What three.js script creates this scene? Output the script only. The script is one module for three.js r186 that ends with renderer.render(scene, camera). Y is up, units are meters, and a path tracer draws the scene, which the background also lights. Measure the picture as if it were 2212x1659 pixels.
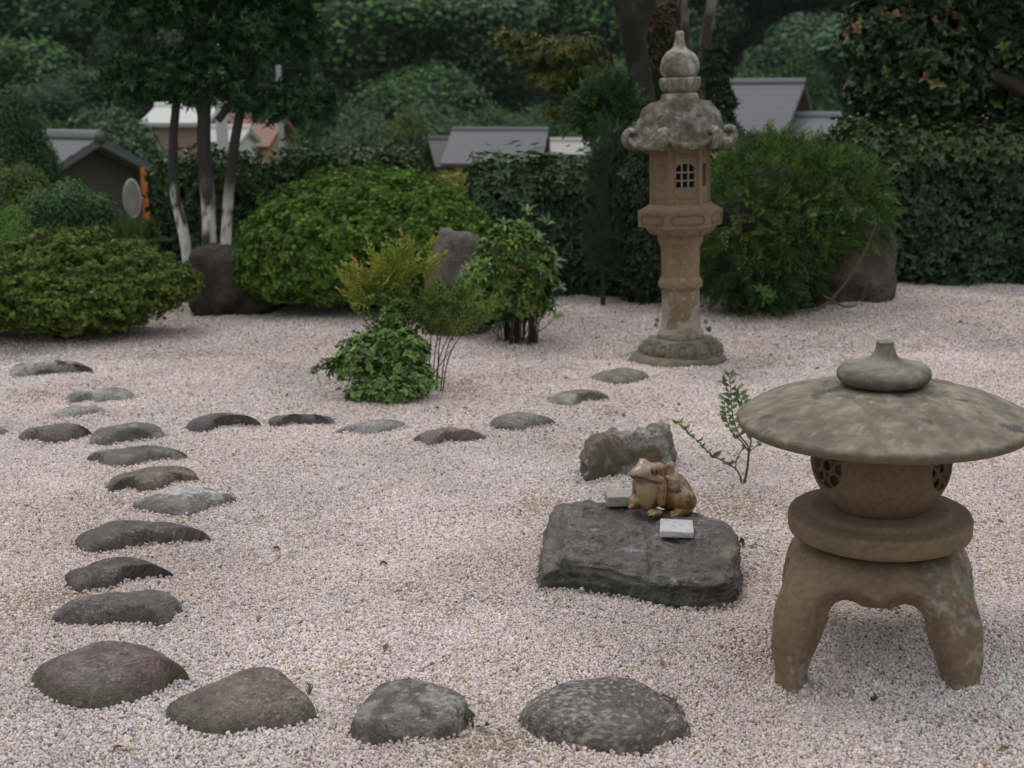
import * as THREE from 'three';
import { ImprovedNoise } from 'three/addons/math/ImprovedNoise.js';
import { mergeGeometries, mergeVertices, toCreasedNormals } from 'three/addons/utils/BufferGeometryUtils.js';
import { RoundedBoxGeometry } from 'three/addons/geometries/RoundedBoxGeometry.js';

// ---------------------------------------------------------------- camera, sky, sun, exposure
const scene = new THREE.Scene();
const PITCH = 13.1 * Math.PI / 180, EYE = 1.65;
const camera = new THREE.PerspectiveCamera(35.4, 4 / 3, 0.1, 900);
camera.position.set(0, EYE, 0);
camera.rotation.x = -PITCH;
camera.focus = 3.9;
camera.userData.fStop = 3.5;
const renderer = new THREE.WebGLRenderer({ antialias: true });
renderer.setSize(1024, 768);
renderer.toneMapping = THREE.LinearToneMapping;
renderer.toneMappingExposure = 1.08;
renderer.shadowMap.enabled = true;
{ // even overcast sky, brighter overhead
  const w = 128, h = 64, d = new Float32Array(w * h * 4);
  for (let j = 0; j < h; j++) for (let i = 0; i < w; i++) {
    const el = ((j + .5) / h - .5) * Math.PI, s = Math.max(0, Math.sin(el));
    const az = (i + .5) / w * Math.PI * 2;
    const cloud = 1 + .06 * Math.sin(az * 3 + 2 * s) * Math.cos(el * 5) + .04 * Math.sin(az * 7 + el * 9);
    const L = el < 0 ? .18 : (.2 + 1.0 * s) * cloud;
    const k = (j * w + i) * 4;
    d[k] = L * .97; d[k + 1] = L * 1.0; d[k + 2] = L * 1.05; d[k + 3] = 1;
  }
  const sky = new THREE.DataTexture(d, w, h, THREE.RGBAFormat, THREE.FloatType);
  sky.mapping = THREE.EquirectangularReflectionMapping;
  sky.magFilter = THREE.LinearFilter; sky.minFilter = THREE.LinearFilter; sky.needsUpdate = true;
  scene.background = sky; scene.environment = sky;
}
scene.fog = new THREE.FogExp2(new THREE.Color(.6, .68, .68), .0002);
const sun = new THREE.DirectionalLight(new THREE.Color(1, .95, .88), 0.8);
sun.position.set(-6, 20, -13); sun.target.position.set(0, 0, -6);
sun.castShadow = true; sun.shadow.radius = 44;
Object.assign(sun.shadow.camera, { left: -16, right: 16, top: 16, bottom: -16, near: 1, far: 60 });
sun.shadow.mapSize.set(2048, 2048);
scene.add(sun, sun.target);

// ---------------------------------------------------------------- helpers
const N = new ImprovedNoise();
const noise = (x, y, z) => N.noise(x, y, z);
function fbm(x, y, z, o = 4) { let s = 0, a = .5, f = 1; for (let i = 0; i < o; i++) { s += a * N.noise(x * f + i * 17.3, y * f + i * 5.1, z * f + i * 9.7); a *= .5; f *= 2.03; } return s; }
function RNG(a) { return () => { a |= 0; a = a + 0x6D2B79F5 | 0; let t = Math.imul(a ^ a >>> 15, 1 | a); t = t + Math.imul(t ^ t >>> 7, 61 | t) ^ t; return ((t ^ t >>> 14) >>> 0) / 4294967296; }; }
const clamp = (x, a = 0, b = 1) => Math.min(b, Math.max(a, x));
const lerp = (a, b, t) => a + (b - a) * t;
const sstep = (a, b, x) => { const t = clamp((x - a) / (b - a)); return t * t * (3 - 2 * t); };
const mix3 = (a, b, t) => [lerp(a[0], b[0], t), lerp(a[1], b[1], t), lerp(a[2], b[2], t)];
const V = (x, y, z) => new THREE.Vector3(x, y, z);
// surveying: a sight line through the photograph (2212 x 1659 grid), where it meets a given distance or the ground
const FPX = 2600, CP = Math.cos(PITCH), SP = Math.sin(PITCH);
function dirOf(px, py) { const u = (px - 1106) / FPX, v = (829.5 - py) / FPX; return [u, v * CP - SP, -CP - v * SP]; }
function at(px, py, dist) { const d = dirOf(px, py), t = dist / -d[2]; return V(d[0] * t, EYE + d[1] * t, -dist); }
function onPlane(px, py, h) { const d = dirOf(px, py), t = (h - EYE) / d[1]; return V(d[0] * t, h, d[2] * t); }
function gh(x, z) { // gravel surface
  const d = -z, far = sstep(4.2, 8, d);
  const ramp = .05 * sstep(.9, 1.38, x) * sstep(-4, -3.5, z) - .035 * Math.exp(-((x - .86) ** 2 + (z + 3.15) ** 2) / .05);
  return ramp + .018 * fbm(x * 1.7, 3.3, z * 1.7, 3) * 2 + far * .09 * fbm(x * .45 + 7, 1.2, z * .45, 2) + .15 * sstep(1.4, 3.2, x) * sstep(6.6, 9.6, d);
}
function onGround(px, py) { let p = onPlane(px, py, 0); for (let i = 0; i < 6; i++) p = onPlane(px, py, gh(p.x, p.z)); return p; }
const heightAt = (px, py, dist) => at(px, py, dist).y;
const used = new Map();
function numbered(name) { const n = used.get(name) || 0; used.set(name, n + 1); return n ? `${name}_${String(n).padStart(3, '0')}` : name; }
function tag(o, label, category, group, kind) { if (label) o.userData.label = label; if (category) o.userData.category = category; if (group) o.userData.group = group; if (kind) o.userData.kind = kind; return o; }
function thing(name, label, category, p = V(0, 0, 0), turn = 0, group) {
  const o = new THREE.Group(); o.name = numbered(name); o.position.copy(p); o.rotation.y = turn; scene.add(o);
  return tag(o, label, category, group);
}
function part(parent, name, geo, mat) { const m = new THREE.Mesh(geo, mat); m.name = name; m.castShadow = m.receiveShadow = true; parent.add(m); return m; }
function solo(name, geo, mat, label, category, group, kind) { const m = part(scene, numbered(name), geo, mat); return tag(m, label, category, group, kind); }
function grid(nu, nv, fn, closeU = false) { // indexed surface; fn(u, v) -> [x, y, z]
  const pos = [], uv = [], idx = [], cu = closeU ? nu : nu + 1;
  for (let j = 0; j <= nv; j++) for (let i = 0; i < cu; i++) { pos.push(...fn(i / nu, j / nv)); uv.push(i / nu, j / nv); }
  for (let j = 0; j < nv; j++) for (let i = 0; i < nu; i++) {
    const a = j * cu + i, b = j * cu + (i + 1) % cu, c = a + cu, d = b + cu; idx.push(a, b, d, a, d, c);
  }
  const g = new THREE.BufferGeometry();
  g.setAttribute('position', new THREE.Float32BufferAttribute(pos, 3)); g.setAttribute('uv', new THREE.Float32BufferAttribute(uv, 2));
  g.setIndex(idx); g.computeVertexNormals(); return g;
}
function paint(g, fn) { // vertex colours fn(x, y, z, nx, ny, nz) -> linear rgb
  const p = g.attributes.position, n = g.attributes.normal, c = new Float32Array(p.count * 3);
  for (let i = 0; i < p.count; i++) { const k = fn(p.getX(i), p.getY(i), p.getZ(i), n.getX(i), n.getY(i), n.getZ(i)); c[i * 3] = k[0]; c[i * 3 + 1] = k[1]; c[i * 3 + 2] = k[2]; }
  g.setAttribute('color', new THREE.BufferAttribute(c, 3)); return g;
}
function planUV(g, s = 1) { // uv in metres, 
  const p = g.attributes.position, n = g.attributes.normal, u = new Float32Array(p.count * 2);
  for (let i = 0; i < p.count; i++) {
    const x = p.getX(i), y = p.getY(i), z = p.getZ(i);
    u[i * 2] = (x + .61 * y) * s; u[i * 2 + 1] = (z - .83 * y) * s; // one skewed plan, so that no seam runs over the stone
  }
  g.setAttribute('uv', new THREE.BufferAttribute(u, 2)); return g;
}
function cylUV(g, R) { // uv in metres, wrapped round the upright axis
  const p = g.attributes.position, u = new Float32Array(p.count * 2);
  for (let i = 0; i < p.count; i++) { const x = p.getX(i), z = p.getZ(i); u[i * 2] = Math.atan2(x, z) * R; u[i * 2 + 1] = p.getY(i) - .7 * Math.hypot(x, z); }
  g.setAttribute('uv', new THREE.BufferAttribute(u, 2)); return g;
}
function tube(points, radii, seg = 8, steps = 4) { // tapered tube through points, closed at both ends
  const c = new THREE.CatmullRomCurve3(points), n = (points.length - 1) * steps, pos = [], idx = [], uv = [];
  let prev = V(1, 0, 0);
  for (let i = 0; i <= n; i++) {
    const t = i / n, p = c.getPoint(t), tg = c.getTangent(t);
    prev = prev.clone().sub(tg.clone().multiplyScalar(prev.dot(tg)));
    if (prev.lengthSq() < 1e-6) prev = V(0, 0, 1).sub(tg.clone().multiplyScalar(tg.z));
    prev.normalize();
    const b = tg.clone().cross(prev), f = t * (radii.length - 1), k = Math.min(radii.length - 2, Math.floor(f)), r = lerp(radii[k], radii[k + 1], f - k);
    for (let j = 0; j <= seg; j++) { const a = j / seg * Math.PI * 2, s = Math.sin(a) * r, q = Math.cos(a) * r; pos.push(p.x + prev.x * q + b.x * s, p.y + prev.y * q + b.y * s, p.z + prev.z * q + b.z * s); uv.push(j / seg, t); }
  }
  const w = seg + 1;
  for (let i = 0; i < n; i++) for (let j = 0; j < seg; j++) { const a = i * w + j; idx.push(a, a + 1, a + w + 1, a, a + w + 1, a + w); }
  for (const [row, flip] of [[0, 1], [n, 0]]) for (let j = 1; j < seg - 1; j++) { const a = row * w; flip ? idx.push(a, a + j + 1, a + j) : idx.push(a, a + j, a + j + 1); }
  const g = new THREE.BufferGeometry();
  g.setAttribute('position', new THREE.Float32BufferAttribute(pos, 3)); g.setAttribute('uv', new THREE.Float32BufferAttribute(uv, 2));
  g.setIndex(idx); g.computeVertexNormals(); return g;
}
function nets(f, lo, hi, s) { // surface nets: closed mesh of f = 0, f < 0 inside
  const n = [0, 1, 2].map(k => Math.ceil((hi[k] - lo[k]) / s) + 1), [nx, ny, nz] = n, F = new Float32Array(nx * ny * nz);
  for (let k = 0, q = 0; k < nz; k++) for (let j = 0; j < ny; j++) for (let i = 0; i < nx; i++, q++) F[q] = f(lo[0] + i * s, lo[1] + j * s, lo[2] + k * s);
  const id = new Int32Array(nx * ny * nz).fill(-1), pos = [], idx = [], o = [0, 1, nx, nx + 1, nx * ny, nx * ny + 1, nx * ny + nx, nx * ny + nx + 1];
  const E = [[0, 1], [2, 3], [4, 5], [6, 7], [0, 2], [1, 3], [4, 6], [5, 7], [0, 4], [1, 5], [2, 6], [3, 7]];
  for (let k = 0; k < nz - 1; k++) for (let j = 0; j < ny - 1; j++) for (let i = 0; i < nx - 1; i++) {
    const q = i + j * nx + k * nx * ny; let m = 0; for (let c = 0; c < 8; c++) if (F[q + o[c]] < 0) m |= 1 << c;
    if (m === 0 || m === 255) continue;
    let x = 0, y = 0, z = 0, w = 0;
    for (const [a, b] of E) { const A = F[q + o[a]], B = F[q + o[b]]; if ((A < 0) === (B < 0)) continue; const t = A / (A - B); x += (a & 1) + ((b & 1) - (a & 1)) * t; y += (a >> 1 & 1) + ((b >> 1 & 1) - (a >> 1 & 1)) * t; z += (a >> 2) + ((b >> 2) - (a >> 2)) * t; w++; }
    id[q] = pos.length / 3; pos.push(lo[0] + (i + x / w) * s, lo[1] + (j + y / w) * s, lo[2] + (k + z / w) * s);
  }
  const sx = 1, sy = nx, sz = nx * ny, quad = (a, b, c, d, flip) => { if (a < 0 || b < 0 || c < 0 || d < 0) return; flip ? idx.push(a, c, b, a, d, c) : idx.push(a, b, c, a, c, d); };
  for (let k = 1; k < nz - 1; k++) for (let j = 1; j < ny - 1; j++) for (let i = 1; i < nx - 1; i++) {
    const q = i + j * sy + k * sz, a = F[q] < 0;
    if (a !== F[q + sx] < 0) quad(id[q], id[q - sy], id[q - sy - sz], id[q - sz], !a ? 1 : 0);
    if (a !== F[q + sy] < 0) quad(id[q], id[q - sz], id[q - sx - sz], id[q - sx], !a ? 1 : 0);
    if (a !== F[q + sz] < 0) quad(id[q], id[q - sx], id[q - sx - sy], id[q - sy], !a ? 1 : 0);
  }
  const g = new THREE.BufferGeometry(); g.setAttribute('position', new THREE.Float32BufferAttribute(pos, 3)); g.setIndex(idx); g.computeVertexNormals(); return g;
}
const smin = (a, b, k) => { const h = Math.max(k - Math.abs(a - b), 0) / k; return Math.min(a, b) - h * h * k * .25; };
function sdEll(x, y, z, c, r) { const a = (x - c[0]) / r[0], b = (y - c[1]) / r[1], d = (z - c[2]) / r[2], k0 = Math.hypot(a, b, d), k1 = Math.hypot(a / r[0], b / r[1], d / r[2]); return k1 < 1e-9 ? -Math.min(...r) : k0 * (k0 - 1) / k1; }
function sdCap(x, y, z, a, b, ra, rb) { const bx = b[0] - a[0], by = b[1] - a[1], bz = b[2] - a[2], px = x - a[0], py = y - a[1], pz = z - a[2], t = clamp((px * bx + py * by + pz * bz) / (bx * bx + by * by + bz * bz)); return Math.hypot(px - bx * t, py - by * t, pz - bz * t) - lerp(ra, rb, t); }

// ---------------------------------------------------------------- textures and materials
function dataTex(n, fn, srgb = false) {
  const d = new Uint8Array(n * n * 4);
  for (let j = 0; j < n; j++) for (let i = 0; i < n; i++) { const c = fn(i / n, j / n), k = (j * n + i) * 4; for (let q = 0; q < 3; q++) { const v = clamp(c[q]); d[k + q] = 255 * (srgb ? (v < .0031308 ? v * 12.92 : 1.055 * v ** (1 / 2.4) - .055) : v); } d[k + 3] = 255; }
  const t = new THREE.DataTexture(d, n, n, THREE.RGBAFormat); t.wrapS = t.wrapT = THREE.RepeatWrapping; t.magFilter = THREE.LinearFilter; t.minFilter = THREE.LinearMipmapLinearFilter; t.generateMipmaps = true;
  if (srgb) t.colorSpace = THREE.SRGBColorSpace; t.needsUpdate = true; return t;
}
function tileNoise(u, v, f, seed) { // periodic noise on a torus-like blend
  const x = u * f, y = v * f, a = noise(x, y, seed), b = noise(x - f, y, seed), c = noise(x, y - f, seed), d = noise(x - f, y - f, seed);
  const s = u * u * (3 - 2 * u), t = v * v * (3 - 2 * v);
  return lerp(lerp(a, b, s), lerp(c, d, s), t) * 1.25;
}
const grainR = RNG(5), speck = new Float32Array(512 * 512).map(() => grainR());
const grainTex = dataTex(512, (u, v) => { // fine sandy grain, 0.35 m a tile
  const k = speck[Math.floor(v * 512) * 512 + Math.floor(u * 512)], b = tileNoise(u, v, 24, 2.5), c = tileNoise(u, v, 60, 8.5);
  let g = .86 + .16 * b + .12 * c + .18 * (k - .5); if (k > .985) g -= .3; return [g, g, g];
}, true);
const grainBump = dataTex(512, (u, v) => { const k = speck[Math.floor(v * 512) * 512 + Math.floor(u * 512)], g = .5 + .3 * tileNoise(u, v, 20, 3.5) + .3 * tileNoise(u, v, 70, 6.1) + .2 * (k - .5); return [g, g, g]; });
const roughBump = dataTex(512, (u, v) => { const g = .5 + .5 * tileNoise(u, v, 8, 4.5) + .35 * tileNoise(u, v, 22, 9.1) + .25 * tileNoise(u, v, 60, 1.7); return [g, g, g]; });
const rockTex = dataTex(512, (u, v) => { // mineral mottling and pale specks
  const k = speck[Math.floor(v * 512) * 512 + Math.floor(u * 512)], a = tileNoise(u, v, 10, 12.5), b = tileNoise(u, v, 28, 7.5), c = tileNoise(u, v, 70, 3.2); let g = .6 + .2 * a + .22 * b + .2 * c + .14 * (k - .5); g += .5 * sstep(.34, .5, tileNoise(u, v, 46, 21.5) + .12 * a); return [g, g, g * .985];
}, true);
rockTex.repeat.set(2.4, 2.4);
for (const t of [grainTex, grainBump]) t.repeat.set(2.9, 2.9);
roughBump.repeat.set(3, 3);
const lin = (r, g, b) => new THREE.Color().setRGB(r, g, b);
const std = o => new THREE.MeshStandardMaterial({ roughness: .9, ...o });
const M = {
  stone: std({ vertexColors: true, map: grainTex, bumpMap: grainBump, bumpScale: .0016, roughness: .82 }),
  rock: std({ vertexColors: true, map: rockTex, bumpMap: roughBump, bumpScale: .008, roughness: .8 }),
  carved: std({ vertexColors: true, map: grainTex, bumpMap: grainBump, bumpScale: .0012, roughness: .92 }),
  bark: std({ vertexColors: true, bumpMap: roughBump, bumpScale: .01 }),
  twig: std({ color: lin(.09, .06, .035) }), darkTwig: std({ color: lin(.035, .028, .02) }),
  leaf: new THREE.MeshPhysicalMaterial({ vertexColors: true, roughness: .62, side: THREE.DoubleSide, transmission: .18, thickness: 0, specularIntensity: .45 }), darkLeaf: new THREE.MeshPhysicalMaterial({ vertexColors: true, roughness: .6, side: THREE.DoubleSide, specularIntensity: .4 }),
  gloss: new THREE.MeshPhysicalMaterial({ vertexColors: true, roughness: .36, side: THREE.DoubleSide, specularIntensity: .7 }),
};
// ---------------------------------------------------------------- ground
const pebbleColor = r => { // true colours of the washed pebbles
  const k = r(); let c = k < .5 ? [.635, .552, .525] : k < .74 ? [.54, .465, .44] : k < .87 ? [.57, .465, .36] : k < .945 ? [.38, .35, .34] : k < .98 ? [.46, .3, .18] : [.16, .14, .125];
  const j = .78 + .44 * r(); return [c[0] * j, c[1] * j, c[2] * j];
};
const G = 44, cellR = RNG(11), cells = Array.from({ length: 150 * 150 }, () => ({ x: cellR(), y: cellR(), c: pebbleColor(cellR) }));
const cellsAt = (u, v) => { // nearest pebble of a 150 x 150 field, 1.65 m a tile
  const x = u * 150, y = v * 150, ix = Math.floor(x), iy = Math.floor(y); let b1 = 9, b2 = 9, best;
  for (let j = -1; j < 2; j++) for (let i = -1; i < 2; i++) { const c = cells[((iy + j + 150) % 150) * 150 + (ix + i + 150) % 150], d = Math.hypot(ix + i + c.x - x, iy + j + c.y - y); if (d < b1) { b2 = b1; b1 = d; best = c; } else if (d < b2) b2 = d; }
  return [b1, b2, best];
};
const gravelTex = dataTex(1024, (u, v) => { const [a, b, c] = cellsAt(u, v), e = sstep(0, .2, b - a) * .6 + .4; return c.c.map(q => q * e); }, true);
const gravelBump = dataTex(1024, (u, v) => { const [a] = cellsAt(u, v), g = 1 - a * a; return [g, g, g]; });
const gravelMat = std({ map: gravelTex, bumpMap: gravelBump, bumpScale: .012, roughness: .95, vertexColors: true });
{
  const X0 = -11, X1 = 11, Z0 = 3, Z1 = -12.9, g = grid(220, 200, (u, v) => { const x = lerp(X0, X1, u), z = lerp(Z0, Z1, v); return [x, gh(x, z), z]; });
  const p = g.attributes.position, uv = g.attributes.uv; for (let i = 0; i < p.count; i++) uv.setXY(i, p.getX(i) / 1.65, p.getZ(i) / 1.65);
  paint(g, (x, y, z) => { const a = .98 + .22 * fbm(x * .8, 2.2, z * .8, 4) , b = fbm(x * .9 + 9, 7, z * .9, 3); return [a * (1 + .06 * b), a, a * (1 - .08 * b)]; });
  solo('gravel_bed', g, gravelMat, 'pale pinkish gravel surface of the dry garden', null, null, 'structure');
}
function th(x, z) { // land beyond the garden: falls to a valley floor, then climbs as a wooded hill
  const d = -z, out = Math.max(sstep(12.6, 16, d), sstep(11.5, 17, Math.abs(x)), sstep(3, 8, z));
  const fall = -5 * sstep(13.5, 34, d), hill = d > 62 ? .33 * (d - 62) : 0;
  return -.16 - .15 * out + fall + hill * (1 + .18 * noise(x * .012, 4.4, z * .01)) + out * .4 * fbm(x * .06, 8.8, z * .06, 3) + .0009 * Math.max(0, Math.abs(x) - 60) ** 2 * sstep(30, 80, d);
}
{
  const g = grid(150, 150, (u, v) => { const a = u * 2 - 1, b = v, x = Math.sign(a) * (Math.abs(a) * 40 + 260 * Math.abs(a) ** 3), z = 40 - b * 120 - 300 * b ** 3; return [x, th(x, z), z]; });
  paint(g, (x, y, z) => { const n = .5 + fbm(x * .11, 3, z * .11, 4), far = sstep(54, 70, -z); return mix3(mix3([.075, .115, .03], [.12, .16, .05], clamp(n)), [.03, .035, .018], far); });
  solo('terrain', g, std({ vertexColors: true }), 'grassy valley floor rising to the wooded hillside', null, null, 'structure');
}

// ---------------------------------------------------------------- foliage tools
function leafGeo(w, l, fold = .25, droop = .15) {
  const g = new THREE.BufferGeometry(), f = w * fold;
  g.setAttribute('position', new THREE.Float32BufferAttribute([0, 0, 0, -w * .42, l * .3, f, w * .42, l * .3, f, -w * .38, l * .65, f * .8, w * .38, l * .65, f * .8, 0, l * .5, 0, 0, l, -l * droop], 3));
  g.setIndex([0, 2, 5, 2, 4, 5, 4, 6, 5, 0, 5, 1, 1, 5, 3, 3, 5, 6]); g.computeVertexNormals(); return g;
}
function rosette(k, w, l, tilt, seed) { // k leaves round a twig tip that points along +z
  const r = RNG(seed), out = [];
  for (let i = 0; i < k; i++) { const g = leafGeo(w * (.8 + .4 * r()), l * (.75 + .5 * r())); g.rotateX(Math.PI / 2 - tilt * (.6 + .8 * r())); g.rotateZ(i / k * 6.283 + r() * .7); out.push(g); }
  return mergeGeometries(out);
}
function spray(k, w, l, len, seed, curve = .3) { // a shoot along +y with leaves on both sides
  const r = RNG(seed), out = [];
  for (let i = 0; i < k; i++) { const t = i / (k - 1), g = leafGeo(w * (.8 + .4 * r()), l * (1.05 - .45 * t) * (.8 + .4 * r()), .3, .25); g.rotateY((r() - .5) * 1.4); g.rotateX(-.3 + .5 * r()); g.rotateZ((i % 2 ? 1 : -1) * (1.15 - .8 * t) + (r() - .5) * .3); g.translate(0, t * len, -curve * len * t * t); out.push(g); }
  return mergeGeometries(out);
}
function bitty(g) { const c = new Float32Array(g.attributes.position.count * 3).fill(1); g.setAttribute('color', new THREE.BufferAttribute(c, 3)); return g; }
function pick(r, pal, spread = .3) { let k = r() * pal.reduce((s, p) => s + p[3], 0), c = pal[0]; for (const p of pal) { if ((k -= p[3]) <= 0) { c = p; break; } } const j = 1 + (r() - .5) * 2 * spread; return [c[0] * j, c[1] * j, c[2] * j]; }
function cloud(r, blobs, n, o = {}) { // points and directions through the outer part of overlapping ellipsoids
  const { inner = .74, up = .35, rough = .18, freq = 3, minY = -1e9, jitter = .6, seed = 0 } = o, w = blobs.map(b => b[3] * b[4] + b[4] * b[5] + b[3] * b[5]), tot = w.reduce((a, b) => a + b), out = [];
  for (let guard = 0; out.length < n && guard < n * 12; guard++) {
    let k = r() * tot, bi = 0; while ((k -= w[bi]) > 0 && bi < blobs.length - 1) bi++;
    const b = blobs[bi]; let z = r() * 2 - 1, a = r() * 6.2832, s = Math.sqrt(1 - z * z), u = [s * Math.cos(a), z, s * Math.sin(a)];
    const q = (inner + (1 - inner) * Math.sqrt(r())) * (1 + rough * 2 * fbm(u[0] * freq + bi * 3.1 + seed, u[1] * freq, u[2] * freq, 3));
    const p = [b[0] + u[0] * b[3] * q, b[1] + u[1] * b[4] * q, b[2] + u[2] * b[5] * q];
    if (p[1] < minY) continue;
    let inside = false; for (let c = 0; c < blobs.length; c++) if (c !== bi) { const e = blobs[c]; if (((p[0] - e[0]) / e[3]) ** 2 + ((p[1] - e[1]) / e[4]) ** 2 + ((p[2] - e[2]) / e[5]) ** 2 < .45) { inside = true; break; } }
    if (inside) continue;
    out.push({ p, n: V(u[0] / b[3], u[1] / b[4], u[2] / b[5]).normalize().add(V((r() - .5) * jitter, up + (r() - .5) * jitter, (r() - .5) * jitter)).normalize(), q });
  }
  return out;
}
function boxCloud(r, x0, x1, y0, y1, z0, z1, n, o = {}) { // skin of a clipped hedge: front, top and ends
  const { rough = .12, depth = .22, up = .3, jitter = .8 } = o, out = [], A = [(x1 - x0) * (y1 - y0), (x1 - x0) * (z1 - z0), (z1 - z0) * (y1 - y0), (z1 - z0) * (y1 - y0)], tot = A.reduce((a, b) => a + b);
  for (let i = 0; i < n; i++) {
    let k = r() * tot, f = 0; while ((k -= A[f]) > 0 && f < 3) f++;
    let x = lerp(x0, x1, r()), y = lerp(y0, y1, r()) + (r() < .12 ? .12 * r() : 0), z = lerp(z0, z1, r()), nn; const dd = depth * r() ** 1.5, bump = a => rough * fbm(x * 2.2 + a, y * 2.2, z * 2.2, 3) * 2;
    if (f === 0) { z = z1 - dd + bump(0); nn = V(0, 0, 1); } else if (f === 1) { y = y1 - dd + bump(5) * 1.5 + (r() < .1 ? .16 * r() : 0); nn = V(0, 1, 0); } else if (f === 2) { x = x0 + dd + bump(9); nn = V(-1, 0, 0); } else { x = x1 - dd + bump(13); nn = V(1, 0, 0); }
    out.push({ p: [x, y, z], n: nn.add(V((r() - .5) * jitter, up + (r() - .5) * jitter, (r() - .5) * jitter)).normalize(), q: 1 });
  }
  return out;
}
const Q = new THREE.Quaternion(), Q2 = new THREE.Quaternion(), ZA = V(0, 0, 1), YA = V(0, 1, 0), MX = new THREE.Matrix4();
function scatter(parent, name, geo, mat, pts, r, pal, o = {}) { // foliage of one plant: leaves on the given points
  const { size = [.75, 1.3], axis = ZA, spread = .3, tint } = o, m = new THREE.InstancedMesh(bitty(geo), mat, pts.length), c = new THREE.Color();
  pts.forEach((t, i) => {
    Q.setFromUnitVectors(axis, t.n); Q2.setFromAxisAngle(axis, r() * 6.2832); Q.multiply(Q2);
    const s = lerp(size[0], size[1], r()); MX.compose(V(...t.p), Q, V(s, s, s)); m.setMatrixAt(i, MX);
    let k = pick(r, pal, spread); if (tint) k = tint(k, t, r); c.setRGB(k[0], k[1], k[2]); m.setColorAt(i, c);
  });
  m.name = name; m.userData.kind = 'stuff'; m.castShadow = m.receiveShadow = true; parent.add(m); return m;
}
function core(parent, blobs, k, seed = 0) { // dense twiggy heart of a shrub
  const gs = blobs.map((b, i) => grid(20, 12, (u, v) => { const a = u * 6.2832, e = v * Math.PI, d = [Math.sin(e) * Math.cos(a), Math.cos(e), Math.sin(e) * Math.sin(a)], q = k * (1 + .25 * fbm(d[0] * 3 + i + seed, d[1] * 3, d[2] * 3, 2)); return [b[0] + d[0] * b[3] * q, b[1] + d[1] * b[4] * q, b[2] + d[2] * b[5] * q]; }, true));
  return tag(part(parent, 'inner_twigs', mergeGeometries(gs), M.darkTwig), null, null, null, null);
}
// ---------------------------------------------------------------- stepping stones and rocks
const crop = (x0, y0, k) => pts => pts.map(([x, y, h]) => [(x0 + x / k) / 1.8517, (y0 + y / k) / 1.8517, h]);
const CA = crop(0, 1800, 1.58), CC = crop(1200, 2300, 1.3012), CD = crop(0, 1350, 2.4578), CE = crop(0, 800, 1.58), CF = crop(1280, 1550, 1.6146), CG = crop(2100, 1650, 1.952), C0 = p => p;
const footprints = [];
function footprint(outline, height) { // surveyed outline -> plan on the ground
  const ys = outline.map(p => p[1]), y0 = Math.min(...ys), y1 = Math.max(...ys);
  return outline.map(([x, y, h]) => { const t = (y1 - y) / (y1 - y0), k = h ?? .8 * height * sstep(.25, .8, t), g = onGround(x, y).clone(), q = onPlane(x, y, k + gh(g.x, g.z)); return [q.x, q.z]; });
}
function stoneGeo(plan, height, o) {
  const { p = 4.4, q = 2.1, tilt = [0, 0], lump = .012, freq = 6, seed = 0, nu = 120, nv = 44, sink = .035, top, strata = 0 } = o;
  let cx = 0, cz = 0; plan.forEach(a => { cx += a[0] / plan.length; cz += a[1] / plan.length; });
  const curve = new THREE.CatmullRomCurve3(plan.map(a => V(a[0] - cx, 0, a[1] - cz)), true, 'catmullrom', o.tension ?? .5), ring = curve.getPoints(nu - 1 + 1), base = gh(cx, cz);
  let area = 0; for (let i = 0; i < nu; i++) area += ring[i].x * ring[i + 1].z - ring[i + 1].x * ring[i].z;
  const cw = area > 0; let soft = ring.slice(0, nu); for (let k = 0; k < nu * 1.2; k++) soft = soft.map((p, i) => V((soft[(i + 1) % nu].x + soft[(i + nu - 1) % nu].x) / 2, 0, (soft[(i + 1) % nu].z + soft[(i + nu - 1) % nu].z) / 2));
  const g = grid(nu, nv, (u, v) => {
    const b = ring[Math.round((cw ? 1 - u : u) * nu) % nu], w = 1 - v, e = w > .999 ? 1.02 : 1 - (1 - w) ** 1.7;
    const so = soft[Math.round((cw ? 1 - u : u) * nu) % nu], bl = o.hard ? 1 : clamp(e) ** (o.soft ?? 1.5); let x = lerp(so.x, b.x, bl) * e, z = lerp(so.z, b.z, bl) * e, k = w > .999 ? -.6 : Math.max(0, 1 - Math.min(1, e) ** p) ** (1 / q);
    let h = (top ? top(x + cx, z + cz) : height * (1 + tilt[0] * x + tilt[1] * z)) * k;
    const n = fbm((x + cx) * freq + seed, h * freq, (z + cz) * freq, 4), rim = 1 - e ** 8;
    h += lump * n * 2 * (.3 + .7 * rim);
    if (strata) { const s = strata * fbm(x * 5 + seed, h * 38, z * 5, 3) * (1 - rim * .85); x += b.x * s; z += b.z * s; }
    return [x, w > .999 ? -sink : h, z];
  }, true);
  const P = g.attributes.position, T = g.attributes.uv; // uv in metres along the surface, measured from the top
  for (let i = 0; i < nu; i++) { let s = 0, last = nv * nu + i; for (let j = nv; j >= 0; j--) { const k = j * nu + i, dx = P.getX(k) - P.getX(last), dy = P.getY(k) - P.getY(last), dz = P.getZ(k) - P.getZ(last); s += Math.hypot(dx, dy, dz); last = k; const a = Math.atan2(P.getZ(k), P.getX(k)); T.setXY(k, Math.cos(a) * s + seed * .37, Math.sin(a) * s); } }
  g.userData.c = V(cx, base, cz); return g;
}
const PURPLE = [.17, .114, .117], GREY = [.2, .18, .172], TAN = [.24, .21, .165], PALE = [.36, .35, .33], DARK = [.062, .055, .05], OLIVE = [.12, .115, .06];
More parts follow.
